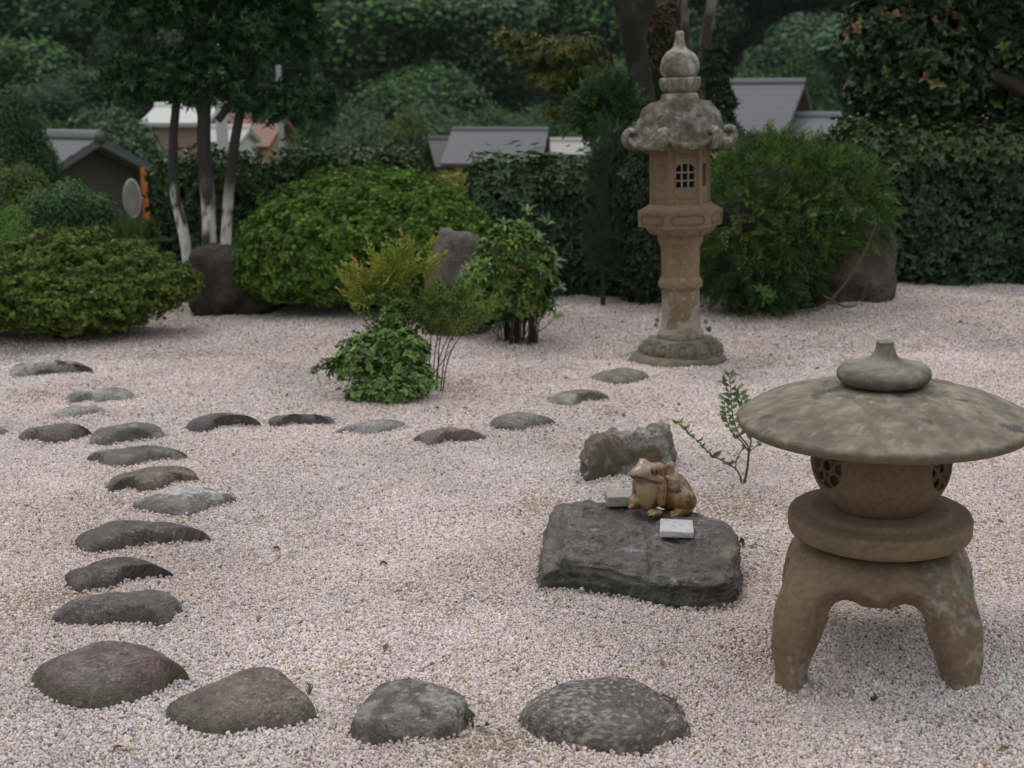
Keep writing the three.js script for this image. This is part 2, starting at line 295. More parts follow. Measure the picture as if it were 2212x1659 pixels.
function stoneColor(o) {
  const { base = PURPLE, alt = GREY, amt = .5, lichen = 0, lc = [.42, .41, .39], ls = 22, rim = null, rimH = .03, patch = null, seed = 0 } = o;
  return (x, y, z) => {
    let k = mix3(base, alt, clamp(amt + 1.5 * fbm(x * 5 + seed, y * 5, z * 5, 4)));
    const d = 1.2 + .75 * fbm(x * 18 + seed, y * 18, z * 18, 2); k = k.map(q => q * d);
    if (rim) k = mix3(k, rim, .75 * sstep(rimH * 1.3, rimH * .2, y + .02 * fbm(x * 12, y * 9, z * 12 + seed, 2)));
    if (lichen) k = mix3(k, lc.map(q => q * 1.2), .72 * sstep(.62 - lichen, .78 - lichen, .5 + fbm(x * ls + seed, y * ls, z * ls + 3, 4) + .35 * fbm(x * 4, 2, z * 4 + seed, 2)));
    if (patch) { const e = Math.hypot((x - patch[0]) / patch[2], (z - patch[1]) / patch[3]) + 1.1 * fbm(x * 16 + seed, 3, z * 16, 4); k = mix3(k, (patch[4] || PALE).map(q => q * 1.3), .85 * sstep(1.05, .5, e)); }
    return k;
  };
}
const chain = 'stepping stones set in the gravel';
const stones = [
  [CA([[195, 1470], [215, 1390], [330, 1280], [500, 1210], [700, 1180], [860, 1185], [1010, 1215], [1110, 1280], [1180, 1370], [1185, 1430], [1090, 1440], [1045, 1520], [950, 1570], [800, 1610], [620, 1650], [450, 1640], [300, 1570], [215, 1510]]), .105, { base: PURPLE, alt: [.165, .14, .13], rim: [.17, .165, .1], rimH: .06 }, 'big smooth oval stepping stone, purple brown with mossy green lower edge, nearest on the left'],
  [[[357, 1545], [400, 1510], [450, 1475], [510, 1440], [560, 1424], [600, 1424], [630, 1445], [655, 1480], [675, 1525], [683, 1555], [650, 1572], [590, 1580], [530, 1585], [480, 1594], [430, 1588], [385, 1570]], .095, { base: [.16, .122, .105], alt: [.225, .18, .145], amt: .35, rim: [.185, .178, .135], rimH: .055 }, 'rounded triangular brown grey stepping stone between the big oval one and the squarish one'],
  [CC([[262, 840], [300, 740], [340, 610], [400, 540], [540, 522], [640, 530], [760, 570], [870, 620], [880, 700], [875, 790], [820, 850], [730, 870], [620, 860], [520, 875], [420, 895], [320, 892]]), .1, { base: [.125, .095, .097], alt: [.165, .135, .135], lichen: .17, ls: 13, lc: [.33, .31, .3], p: 6, q: 2.2, tension: .25, soft: .45 }, 'squarish dark purple stepping stone with pale grey lichen blotches'],
  [CC([[1140, 700], [1180, 600], [1280, 530], [1430, 485], [1600, 478], [1750, 510], [1880, 570], [1925, 610], [1985, 655], [1940, 675], [2010, 735], [1990, 780], [2035, 845], [1950, 880], [1860, 905], [1780, 950], [1600, 935], [1400, 910], [1250, 865], [1165, 810]]), .115, { base: [.115, .088, .085], alt: [.17, .15, .145], lichen: .075, ls: 62, rim: [.155, .105, .07], rimH: .05, tension: .25, soft: .8 }, 'wide domed stepping stone with chipped right edge and white speckles, nearest of all'],
  [CA([[322, 1100], [380, 1020], [520, 960], [700, 910], [900, 870], [1050, 865], [1130, 900], [1150, 970], [1120, 1050], [1080, 1110], [1020, 1130], [940, 1110], [800, 1105], [560, 1118], [420, 1112]]), .09, { base: [.175, .147, .148], alt: [.135, .108, .108] }, 'long grey stepping stone rising to the right, just behind the big oval stone'],
  [CA([[405, 790], [470, 730], [560, 680], [700, 658], [850, 670], [980, 710], [1080, 760], [1105, 790], [1000, 785], [900, 795], [800, 830], [720, 880], [600, 895], [490, 910], [420, 870]]), .085, { base: [.085, .06, .06], alt: [.135, .11, .108], amt: .3 }, 'dark maroon stepping stone tapering to a point on its right'],
  [CA([[470, 590], [540, 500], [640, 450], [850, 430], [1100, 432], [1240, 450], [1310, 490], [1325, 545], [1200, 570], [1080, 600], [950, 600], [760, 635], [590, 665], [500, 640]]), .09, { base: [.125, .1, .098], alt: [.15, .125, .117], rim: [.15, .11, .065], rimH: .03 }, 'long flat dark brown stepping stone, widest of the left line'],
  [CA([[840, 360], [920, 310], [1050, 250], [1150, 215], [1300, 215], [1420, 250], [1490, 285], [1440, 320], [1330, 375], [1210, 425], [1080, 428], [960, 405], [870, 390]]), .08, { base: [.17, .145, .145], alt: [.24, .22, .21], patch: [-.02, -.06, .2, .12, [.5, .5, .49]] }, 'purple grey stepping stone with a bleached white patch on top'],
  [CA([[680, 275], [690, 200], [780, 140], [900, 95], [1050, 80], [1200, 85], [1250, 120], [1220, 165], [1120, 210], [1000, 260], [900, 275], [830, 250], [740, 268]]), .085, { base: [.12, .096, .092], alt: [.22, .185, .145], rim: [.16, .15, .08], rimH: .03 }, 'brown stepping stone with tan weathered top and olive front edge'],
  [CD([[850, 1230], [950, 1140], [1100, 1080], [1300, 1040], [1550, 1035], [1720, 1060], [1830, 1130], [1835, 1180], [1700, 1215], [1500, 1225], [1250, 1285], [1080, 1280], [970, 1235]]), .075, { base: [.24, .22, .2], alt: [.13, .11, .108], amt: .35 }, 'long mottled stepping stone, pale grey with a dark band'],
  [CD([[880, 1060], [930, 980], [1100, 890], [1300, 810], [1480, 795], [1580, 830], [1620, 900], [1625, 985], [1500, 1020], [1350, 1025], [1200, 1045], [1050, 1075], [940, 1068]]), .085, { base: [.215, .195, .185], alt: [.14, .118, .118], lichen: .08, ls: 8, lc: [.38, .36, .34] }, 'grey lichened stepping stone with blunt right end, right of the domed purple one'],
  [CD([[170, 1010], [260, 930], [400, 860], [550, 815], [720, 800], [850, 830], [918, 880], [880, 940], [780, 1005], [620, 1050], [480, 1050], [350, 1025], [230, 1025]]), .095, { base: [.15, .115, .117], alt: [.2, .17, .165], rim: [.21, .175, .125], rimH: .025 }, 'domed purple stepping stone by the left edge with a tan underside'],
  [CD([[468, 795], [560, 720], [700, 690], [880, 680], [1000, 675], [1062, 705], [1000, 750], [850, 775], [720, 800], [550, 805]]), .05, { base: [.34, .32, .3], alt: [.25, .23, .215] }, 'low pale grey stepping stone half buried behind the domed purple one'],
  [CD([[660, 605], [760, 565], [900, 525], [1100, 500], [1280, 492], [1330, 520], [1310, 580], [1250, 625], [1080, 640], [960, 660], [900, 640], [830, 640], [700, 660]]), .07, { base: [.29, .29, .27], alt: [.2, .195, .19], lichen: .08, ls: 7, lc: [.44, .45, .42] }, 'irregular light greenish grey stepping stone, second furthest on the left'],
  [CD([[95, 340], [180, 280], [300, 250], [500, 240], [700, 225], [800, 215], [900, 240], [915, 275], [840, 310], [700, 350], [560, 365], [400, 385], [250, 400], [110, 405]]), .09, { base: [.1, .088, .07], alt: [.15, .13, .105], lichen: .12, ls: 9, lc: [.5, .48, .44], p: 5, q: 2.5, lump: .02, tension: .3 }, 'flat dark slab stone with white lichen by the left shrub'],
  [CE([[1172, 1445], [1220, 1390], [1320, 1350], [1450, 1336], [1560, 1352], [1650, 1385], [1600, 1400], [1480, 1415], [1380, 1445], [1310, 1475], [1200, 1475]]), .085, { base: [.125, .1, .102], alt: [.17, .145, .145], rim: [.15, .12, .085], rimH: .025 }, 'dark purple stepping stone with pointed right end, first of the row curving right'],
  [CE([[1692, 1415], [1750, 1375], [1870, 1355], [2000, 1352], [2090, 1375], [2120, 1405], [2050, 1410], [1950, 1430], [1850, 1420], [1740, 1445]]), .075, { base: [.125, .106, .106], alt: [.16, .14, .138] }, 'small smooth dark stepping stone, second of the row curving right'],
  [CF([[65, 305], [170, 245], [290, 205], [430, 190], [540, 205], [570, 225], [510, 275], [430, 295], [300, 312], [180, 300]]), .05, { base: [.2, .17, .17], alt: [.26, .24, .23], patch: [-.02, 0, .12, .1, [.34, .325, .31]] }, 'low flat grey purple stepping stone in front of the leafy shrub'],
  [CF([[590, 355], [640, 310], [740, 265], [840, 248], [930, 262], [1010, 295], [1080, 328], [1010, 350], [820, 355], [740, 380], [690, 388], [640, 360]]), .07, { base: [.185, .135, .135], alt: [.215, .165, .16] }, 'plain reddish purple stepping stone in the middle of the gravel'],
  [CF([[1095, 240], [1130, 190], [1230, 150], [1340, 155], [1450, 180], [1525, 215], [1470, 240], [1360, 265], [1300, 287], [1150, 280]]), .07, { base: [.255, .235, .205], alt: [.2, .18, .17] }, 'grey tan stepping stone with long right point, behind the reddish one'],
  [CF([[1458, 85], [1490, 35], [1570, 10], [1700, 2], [1820, 15], [1870, 50], [1830, 85], [1700, 95], [1610, 132], [1500, 110]]), .075, { base: [.19, .17, .135], alt: [.24, .22, .185], lichen: .06, ls: 10, lc: [.45, .41, .3] }, 'brown grey stepping stone with cream lichen spots'],
  [[[1270, 815], [1300, 798], [1340, 792], [1375, 797], [1402, 815], [1385, 825], [1340, 833], [1300, 828]], .075, { base: [.27, .245, .195], alt: [.22, .2, .165] }, 'tan stepping stone closest to the tall lantern'],
  [[[-45, 930], [-10, 919], [12, 922], [20, 930], [14, 940], [-20, 946]], .05, { base: [.35, .33, .31], alt: [.27, .25, .235] }, 'pale stone cut off by the left edge of the view'],
];
stones.forEach(([outline, h, o, label], i) => {
  const plan = footprint(outline, h * .78), near = i < 9, g = stoneGeo(plan, h * .78, { seed: i * 7.7, ...o, nu: near ? 150 : 90, nv: near ? 52 : 32 });
  footprints.push(plan); paint(g, stoneColor({ seed: i * 3.3, ...o }));
  solo('stepping_stone', g, M.rock, label, 'stepping stone', chain).position.copy(g.userData.c);
});
let rockTop; // height of the frog's rock
{ // slab rock that carries the frog
  const h0 = [[120, 1400, 0], [250, 1385, 0], [400, 1400, 0], [560, 1430, 0], [700, 1450, 0], [850, 1475, 0], [1000, 1510, 0], [1200, 1540, 0], [1400, 1553, 0], [1590, 1528, 0], [1672, 1250, .11], [1680, 1080, .14], [1692, 920, .165], [1640, 830, .17], [1480, 775, .175], [1340, 720, .175], [1100, 690, .175], [860, 655, .175], [640, 640, .175], [500, 632, .17], [395, 640, .165], [300, 690, .15], [210, 725, .14], [150, 860, .13], [112, 1030, .1], [106, 1200, .06]];
  const plan = footprint(CG(h0), .17); let zf = -9, zb = 9, xl = 9, xr = -9; plan.forEach(([x, z]) => { zf = Math.max(zf, z); zb = Math.min(zb, z); xl = Math.min(xl, x); xr = Math.max(xr, x); });
  rockTop = (x, z) => { // layered, sloping towards the viewer, with broken ledges
    const t = clamp((zf - z) / (zf - zb)), s = (x - xl) / (xr - xl); let h = lerp(.118, .176, sstep(.1, .6, t));
    h -= .04 * sstep(.16, .1, s + .05 * noise(x * 9, 1, z * 9)) * sstep(.98, .6, t);
    h -= .016 * sstep(.63, .6, s + .12 * (t - .5)) * sstep(.62, .7, .9 - Math.abs(t - .62) - .5 * Math.abs(s - .4) + .06 * noise(x * 14, 4, z * 14));
    h += .02 * Math.abs(fbm(x * 9 + 2, 3, z * 12, 4)) - .006; h -= .012 * Math.exp(-(((s - .535 - .05 * (t - .4) + .012 * noise(z * 20, 2, 1)) / .012) ** 2)) * sstep(.72, .55, t);
    const q = h * 62 + 1.6 * fbm(x * 5, 2, z * 8, 3); return h + .006 * (Math.floor(q) + sstep(.55, 1, q - Math.floor(q)) - q);
  };
  const g = stoneGeo(plan, .17, { p: 26, q: 2.3, top: rockTop, hard: true, lump: .011, freq: 11, strata: .12, nu: 260, nv: 110, tension: .12, seed: 4, sink: .05 });
  footprints.push(plan);
  const c = g.userData.c;
  paint(g, (x, y, z, nx, ny) => {
    let k = mix3([.118, .086, .088], [.18, .156, .152], clamp(.42 + 1.5 * fbm(x * 7, y * 9, z * 7, 4)));
    k = mix3(k, [.27, .225, .15], .8 * sstep(.55, .75, .45 + fbm(x * 6 + 4, y * 10, z * 6, 3) + 1.2 * clamp(x - .12) - .3));
    const side = sstep(.75, .35, ny); k = mix3(k, mix3([.045, .05, .035], [.13, .14, .125], clamp(.35 + 1.6 * fbm(x * 16, y * 16, z * 16, 4))), side * sstep(.125, .08, y) * .9);
    k = mix3(k, [.33, .33, .33], .6 * sstep(.2, .36, fbm(x * 13 + 8, y * 13, z * 13, 4) - .04));
    const d = 1.2 + .8 * fbm(x * 30, y * 30, z * 30, 2); return k.map(q => q * d);
  });
  solo('display_rock', g, M.rock, 'big layered purple slab rock that carries the frog statue', 'rock').position.copy(c);
}
{ // rock behind the frog
  const plan = footprint(CG([[470, 560, 0], [560, 540, 0], [650, 510, 0], [820, 487, 0], [960, 420, 0], [1080, 375, 0], [1168, 355, 0], [1165, 290, .08], [1115, 220, .15], [1000, 168, .19], [800, 160, .2], [650, 168, .18], [560, 240, .15], [450, 300, .1], [430, 400, .04]]), .2);
  footprints.push(plan);
  const g = stoneGeo(plan, .2, { p: 9, q: 1.9, lump: .036, freq: 9, strata: .2, nu: 150, nv: 60, tension: .25, seed: 9, tilt: [.1, -.2] });
  paint(g, stoneColor({ base: [.15, .115, .105], alt: [.2, .165, .11], amt: .5, lichen: .1, ls: 9, lc: [.36, .37, .33], rim: [.115, .1, .05], rimH: .12, seed: 6 }));
  solo('garden_rock', g, M.rock, 'rough brown rock with mossy side, just behind the frog', 'rock').position.copy(g.userData.c);
}
function boulder(label, base, size, o = {}) { // upright rock: lumpy, faceted block
  const { seed = 0, sq = .5, turn = 0, cols = {} , taper = .25, lean = 0 } = o, [w, h, d] = size, g = nets((x, y, z) => {
    const t = clamp(y / h), s = 1 - taper * t * t, X = (x - lean * y) / (w / 2 * s), Z = z / (d / 2 * s), Y = (y - h * .42) / (h * .58), e = 2 / (1 - sq * .55);
    const r = (Math.abs(X) ** e + Math.abs(Y) ** e + Math.abs(Z) ** e) ** (1 / e);
    return (r - 1) * Math.min(w, d) * .5 + .11 * fbm(x * 3.4 + seed, y * 2.2, z * 3.4, 4) + .03 * Math.abs(noise(x * 14 + seed, y * 3, z * 14));
  }, [-w * .72 - Math.abs(lean) * h, -.08, -d * .72], [w * .72 + Math.abs(lean) * h, h * 1.15, d * .72], .026);
  cylUV(g, w * .4); paint(g, stoneColor({ seed, ...cols }));
  const m = solo('garden_boulder', g, M.rock, label, 'boulder'); m.position.copy(base); m.rotation.y = turn; m.scale.setScalar(.9); return m;
}
boulder('upright grey boulder with weathered face, left of the glossy leaved plant', onGround(985, 728).add(V(0, 0, -.2)), [.6, .86, .5], { seed: 3, sq: .55, cols: { base: [.1, .088, .066], alt: [.18, .158, .124] }, lean: .04 });
boulder('dark flat topped boulder under the three stemmed tree', onGround(496, 684).add(V(0, 0, -.32)), [.86, .58, .6], { seed: 8, sq: 1.1, taper: 0, cols: { base: [.026, .023, .017], alt: [.066, .058, .045], lichen: .0 } });
boulder('tall leaning boulder half under the right shrub', onGround(1868, 657).add(V(0, 0, -.22)), [.68, .8, .5], { seed: 14, sq: .6, cols: { base: [.075, .06, .045], alt: [.13, .11, .08], rim: [.14, .12, .06], rimH: .1 }, lean: -.06 });
boulder('small upright stone inside the low leafy shrub', onGround(785, 828).add(V(.02, 0, -.12)), [.2, .3, .2], { seed: 19, cols: { base: [.14, .12, .1], alt: [.22, .2, .17] } });
{ // two cut blocks on the frog's rock
  const tex = (x, y, z) => { const d = 1 + .9 * fbm(x * 90, y * 90, z * 90, 3); return [.6 * d, .6 * d, .585 * d]; };
  const lay = (px, py, w, h, d, turn, label, fn, tilt = 0) => { // rests on the rock
    let p = onPlane(px, py, .17); for (let i = 0; i < 5; i++) p = onPlane(px, py, rockTop(p.x, p.z) + gh(p.x, p.z));
    const g = new RoundedBoxGeometry(w, h, d, 3, .005); for (let i = 0, a = g.attributes.position; i < a.count; i++) { const x = a.getX(i), y = a.getY(i), z = a.getZ(i); a.setXYZ(i, x + .003 * noise(x * 40, y * 40, z * 40), y + .002 * noise(x * 50, 3, z * 50), z + .003 * noise(x * 30, y * 30, 7)); }
    g.translate(0, h / 2 - .004, 0); planUV(g); paint(g, fn); const m = solo('stone_block', g, M.stone, label, 'stone block'); m.position.copy(p); m.rotation.set(tilt, turn, 0); return m;
  };
  lay(1461, 1146, .118, .024, .125, -.12, 'white granite block lying in front of the frog', tex, .03);
  lay(1345, 1084, .13, .04, .1, .05, 'cream weathered block beside the frog and half hidden by it', (x, y, z) => mix3([.43, .4, .33], [.3, .28, .24], clamp(.5 + 2 * fbm(x * 20, y * 30, z * 20, 3))));
}
// ---------------------------------------------------------------- snow-viewing lantern in front
const SAND = [.235, .175, .108], SANDD = [.17, .12, .07];
const sandy = (x, y, z) => { const t = clamp(.5 + 1.1 * fbm(x * 5, y * 5, z * 5, 3)), d = 1 + .4 * fbm(x * 60, y * 60, z * 60, 2); return mix3(SANDD, SAND, t).map(q => q * d); };
function lathe(prof, seg, jig = 0, f = 14) { // smooth turned stone, slightly uneven; prof = [[r, y], ...]
  const pts = []; for (let i = 0; i < prof.length - 1; i++) { const [a, b] = [prof[i], prof[i + 1]], n = Math.max(1, Math.ceil(Math.hypot(b[0] - a[0], b[1] - a[1]) / .009)); for (let k = 0; k < n; k++) pts.push([lerp(a[0], b[0], k / n), lerp(a[1], b[1], k / n)]); }
  pts.push(prof[prof.length - 1]);
  const g = grid(seg, pts.length - 1, (u, v) => { const [r0, y0] = pts[Math.round(v * (pts.length - 1))], a = -u * 6.2832, c = Math.cos(a), s = Math.sin(a), k = jig * 2 * fbm(c * r0 * f + 3, y0 * f, s * r0 * f, 4), r = Math.max(0, r0 + k * Math.min(1, r0 * 20)); return [c * r, y0 + k * .7, s * r]; }, true);
  return cylUV(g, Math.max(...prof.map(a => a[0])) * .75);
}
function smoothProf(p, n = 60) { const c = new THREE.CatmullRomCurve3(p.map(a => V(a[0], a[1], 0)), false, 'centripetal'); return c.getPoints(n).map(q => [Math.max(0, q.x), q.y]); }
{
  const KS = 1.03, D = 3.43, axis = at(1888, 1410, D), gy = gh(axis.x, axis.z), base = V(axis.x, gy, -D);
  const t = thing('snow_viewing_lantern', 'low stone lantern with wide round mushroom cap on four arched legs, front right', 'stone lantern', base, -.29); t.rotation.order = 'ZYX'; t.rotation.z = .036; t.scale.setScalar(KS);
  const Y = y => (heightAt(1900, y, D) - gy) / KS, yTip = Y(735), yOn0 = Y(852), yRim = Y(903), yPl1 = Y(1105), yPl0 = Y(1147), yB = yPl0 - .014;
  t.userData.note = undefined; delete t.userData.note;
  // legs: hollow dome cut by two crossing cusped arches
  const H = yB, y0a = H * .5, arch = (a, y, b) => { // opening with two lobes and a cusp, a = across, b = how far it has narrowed
    const A = Math.abs(a), lobe = Math.hypot(A - .078, y - y0a) - .112 + b, low = Math.max(A - lerp(.212, .19, clamp(y / y0a)) + b, y - y0a), mid = Math.max(A - .078, y - y0a - (.112 - b) * .72); return Math.min(lobe, low, mid);
  };
  const f = (x, y, z) => {
    const r = Math.hypot(x, z), m = Math.max(Math.abs(x), Math.abs(z)), q = clamp(y / H), pw = lerp(6.5, 2.2, q ** 2.2), rr = (Math.abs(x) ** pw + Math.abs(z) ** pw) ** (1 / pw);
    const outR = .292 * (1 - .34 * q ** 4.2) - .008 * sstep(.3, 0, q), inR = .2 * Math.sqrt(Math.max(0, 1 - (Math.max(0, y) / (H * .8)) ** 2.6));
    let d = Math.max(rr - outR, y - H); d = Math.max(d, -Math.max(y - H * .8, rr - inR) );
    const bev = .95 * clamp(outR - rr, 0, .062) * (.5 + .5 * sstep(0, y0a, y)), a1 = arch(x, y, bev), a2 = arch(z, y, bev); d = Math.max(d, -a1 * .8, -a2 * .8);
    const band = Math.min(Math.abs(arch(x, y, 0)), Math.abs(arch(z, y, 0))); d += .006 * sstep(.034, .026, band) * 0 + .007 * sstep(.022, .034, band);
    return d + .004 * fbm(x * 20, y * 20, z * 20, 3);
  };
  const gl = nets(f, [-.39, -.08, -.39], [.39, H + .02, .39], .0066); cylUV(gl, .25);
  paint(gl, (x, y, z, nx, ny) => {
    let k = sandy(x, y, z); const s = fbm(x * 9, y * 7, z * 9, 4), rightTop = sstep(.02, .2, x + z * .1) * sstep(.05, .3, y + .2 * s), low = sstep(.16, .04, y + .1 * s);
    k = mix3(k, [.33, .32, .265], .72 * sstep(.02, .12, .6 * Math.max(low * .8, rightTop) - .5 + .7 * s + .75 * fbm(x * 34, y * 34, z * 34, 4)));
    k = mix3(k, [.07, .06, .045], .5 * sstep(.0, .25, ny * .6 + s - .25) * sstep(.1, .25, y) * sstep(-.1, .15, x)); return k;
  });
  part(t, 'arched_base', gl, M.carved);
  const pl = lathe([[0, yB - .004], [.17, yB - .004], [.172, yPl0 - .006], [.236, yPl0 - .004], [.254, yPl0 + .005], [.258, yPl0 + .014], [.259, yPl1 - .008], [.254, yPl1 + .001], [.205, yPl1 + .006], [.2, yPl1 + .012], [.195, yPl1 + .019], [.16, yPl1 + .022], [0, yPl1 + .022]], 200, .0012, 18);
  part(t, 'middle_disc', paint(pl, (x, y, z) => sandy(x + 3, y, z)), M.carved);
  // fire box: a bowl with three carved openings
  const b0 = yPl1 + .02, b1 = yRim - .02, wins = [-.95, 1.15, 3.24], R = .197;
  const bowlR = y => { const q = clamp((y - b0) / (b1 - b0)); return R * (.66 + .34 * Math.sin(Math.min(1, q * 1.75) * Math.PI / 2) ** .9) - .004 * sstep(.7, 1, q); };
  const gb = nets((x, y, z) => {
    const r = Math.hypot(x, z), a = Math.atan2(x, z); let d = Math.max((r - bowlR(y)) * .9, b0 - y, y - b1);
    for (const w of wins) { let e = a - w; e = Math.atan2(Math.sin(e), Math.cos(e)); const k = (Math.hypot(e * R / .075, (y - lerp(b0, b1, .6)) / .064) - 1) * .062; d = Math.max(d, -Math.max(k, .135 - r)); const lip = Math.abs(k - .008); d += .003 * sstep(.008, 0, lip); }
    return d + .0012 * fbm(x * 40, y * 40, z * 40, 2);
  }, [-.22, b0 - .01, -.22], [.22, b1 + .01, .22], .0048); cylUV(gb, .19);
  const bowl = part(t, 'fire_box', paint(gb, (x, y, z) => mix3(sandy(x, y + 2, z), [.16, .1, .055], .55)), M.carved);
  const lat = paint(new THREE.TorusGeometry(.024, .0062, 8, 22), () => [.15, .105, .07]);
  for (const w of wins.slice(0, 2)) for (const [e, dy] of [[-.19, .035], [.17, .035], [-.01, 0], [-.3, -.01], [.3, 0], [-.18, -.036], [.18, -.036]]) {
    const m = part(bowl, 'lattice', lat, M.carved), a = w + e, r = .176; m.position.set(Math.sin(a) * r, lerp(b0, b1, .6) + dy, Math.cos(a) * r); m.rotation.y = a; m.scale.set(1, .8, 1);
  }
  // cap
  const yc = Y(850), rc = .409, prof = [[0, yRim - .012], [.21, yRim - .02], [.3, yRim - .028], [.4, yRim - .017], [.407, yRim - .01], [rc, yRim + .004], [.404, yRim + .013]];
  const dome = smoothProf([[.404, yRim + .013], [.35, yRim + .04], [.27, yRim + .068], [.2, yRim + .085], [.167, yRim + .091]], 40);
  const gc = lathe([...prof, ...dome.slice(1), [.163, yRim + .086], [.158, yRim + .093], [.12, yRim + .098], [0, yRim + .1]], 260, .0034, 13);
  paint(gc, (x, y, z, nx, ny) => {
    const n = fbm(x * 7, y * 7, z * 7, 5), m = fbm(x * 22 + 5, y * 22, z * 22, 4); let k = mix3([.178, .144, .1], [.278, .238, .175], clamp(.5 + 1.6 * n));
    k = k.map(q => q * (1 + .9 * m)); k = mix3(k, [.15, .125, .085], .7 * sstep(.05, .22, fbm(x * 11 + 40, 4, z * 11, 4))); k = mix3(k, [.37, .34, .29], .5 * sstep(.2, .27, fbm(x * 26 + 9, 3, z * 26, 4) + .3 * fbm(x * 6, 8, z * 6, 2)));
    k = mix3(k, [.075, .08, .072], .9 * sstep(.24, .29, .03 * fbm(x * 60, 1, z * 60, 2) + fbm(x * 9 + 31, 5, z * 9 + 12, 4) + .06 * sstep(0, .15, x)) * sstep(-.1, .1, z + .1));
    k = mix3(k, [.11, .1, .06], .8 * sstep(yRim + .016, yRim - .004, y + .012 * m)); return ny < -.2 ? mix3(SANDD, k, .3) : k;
  });
  part(t, 'cap', gc, M.stone);
  const y0 = yRim + .096, hj = yTip - y0, gj = lathe(smoothProf([[0, y0], [.085, y0 + .001], [.122, y0 + hj * .13], [.131, y0 + hj * .28], [.118, y0 + hj * .43], [.078, y0 + hj * .52], [.045, y0 + hj * .6], [.031, y0 + hj * .74], [.024, y0 + hj * .9], [.0235, y0 + hj * .97], [.017, yTip], [0, yTip + .001]], 90), 130, .003, 16);
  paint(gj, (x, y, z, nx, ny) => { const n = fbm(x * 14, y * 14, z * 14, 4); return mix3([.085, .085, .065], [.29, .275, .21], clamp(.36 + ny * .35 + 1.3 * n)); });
  part(t, 'finial', gj, M.stone);
  for (let i = 0; i < 4; i++) { const a = Math.PI / 4 + i * Math.PI / 2 + t.rotation.y * -1; footprints.push([[-1, -1], [1, -1], [1, 1], [-1, 1]].map(([sx, sz]) => [base.x + Math.sin(a + 0) * .27 * 1 + sx * .02, base.z + Math.cos(a) * .27 + sz * .02])); }
}

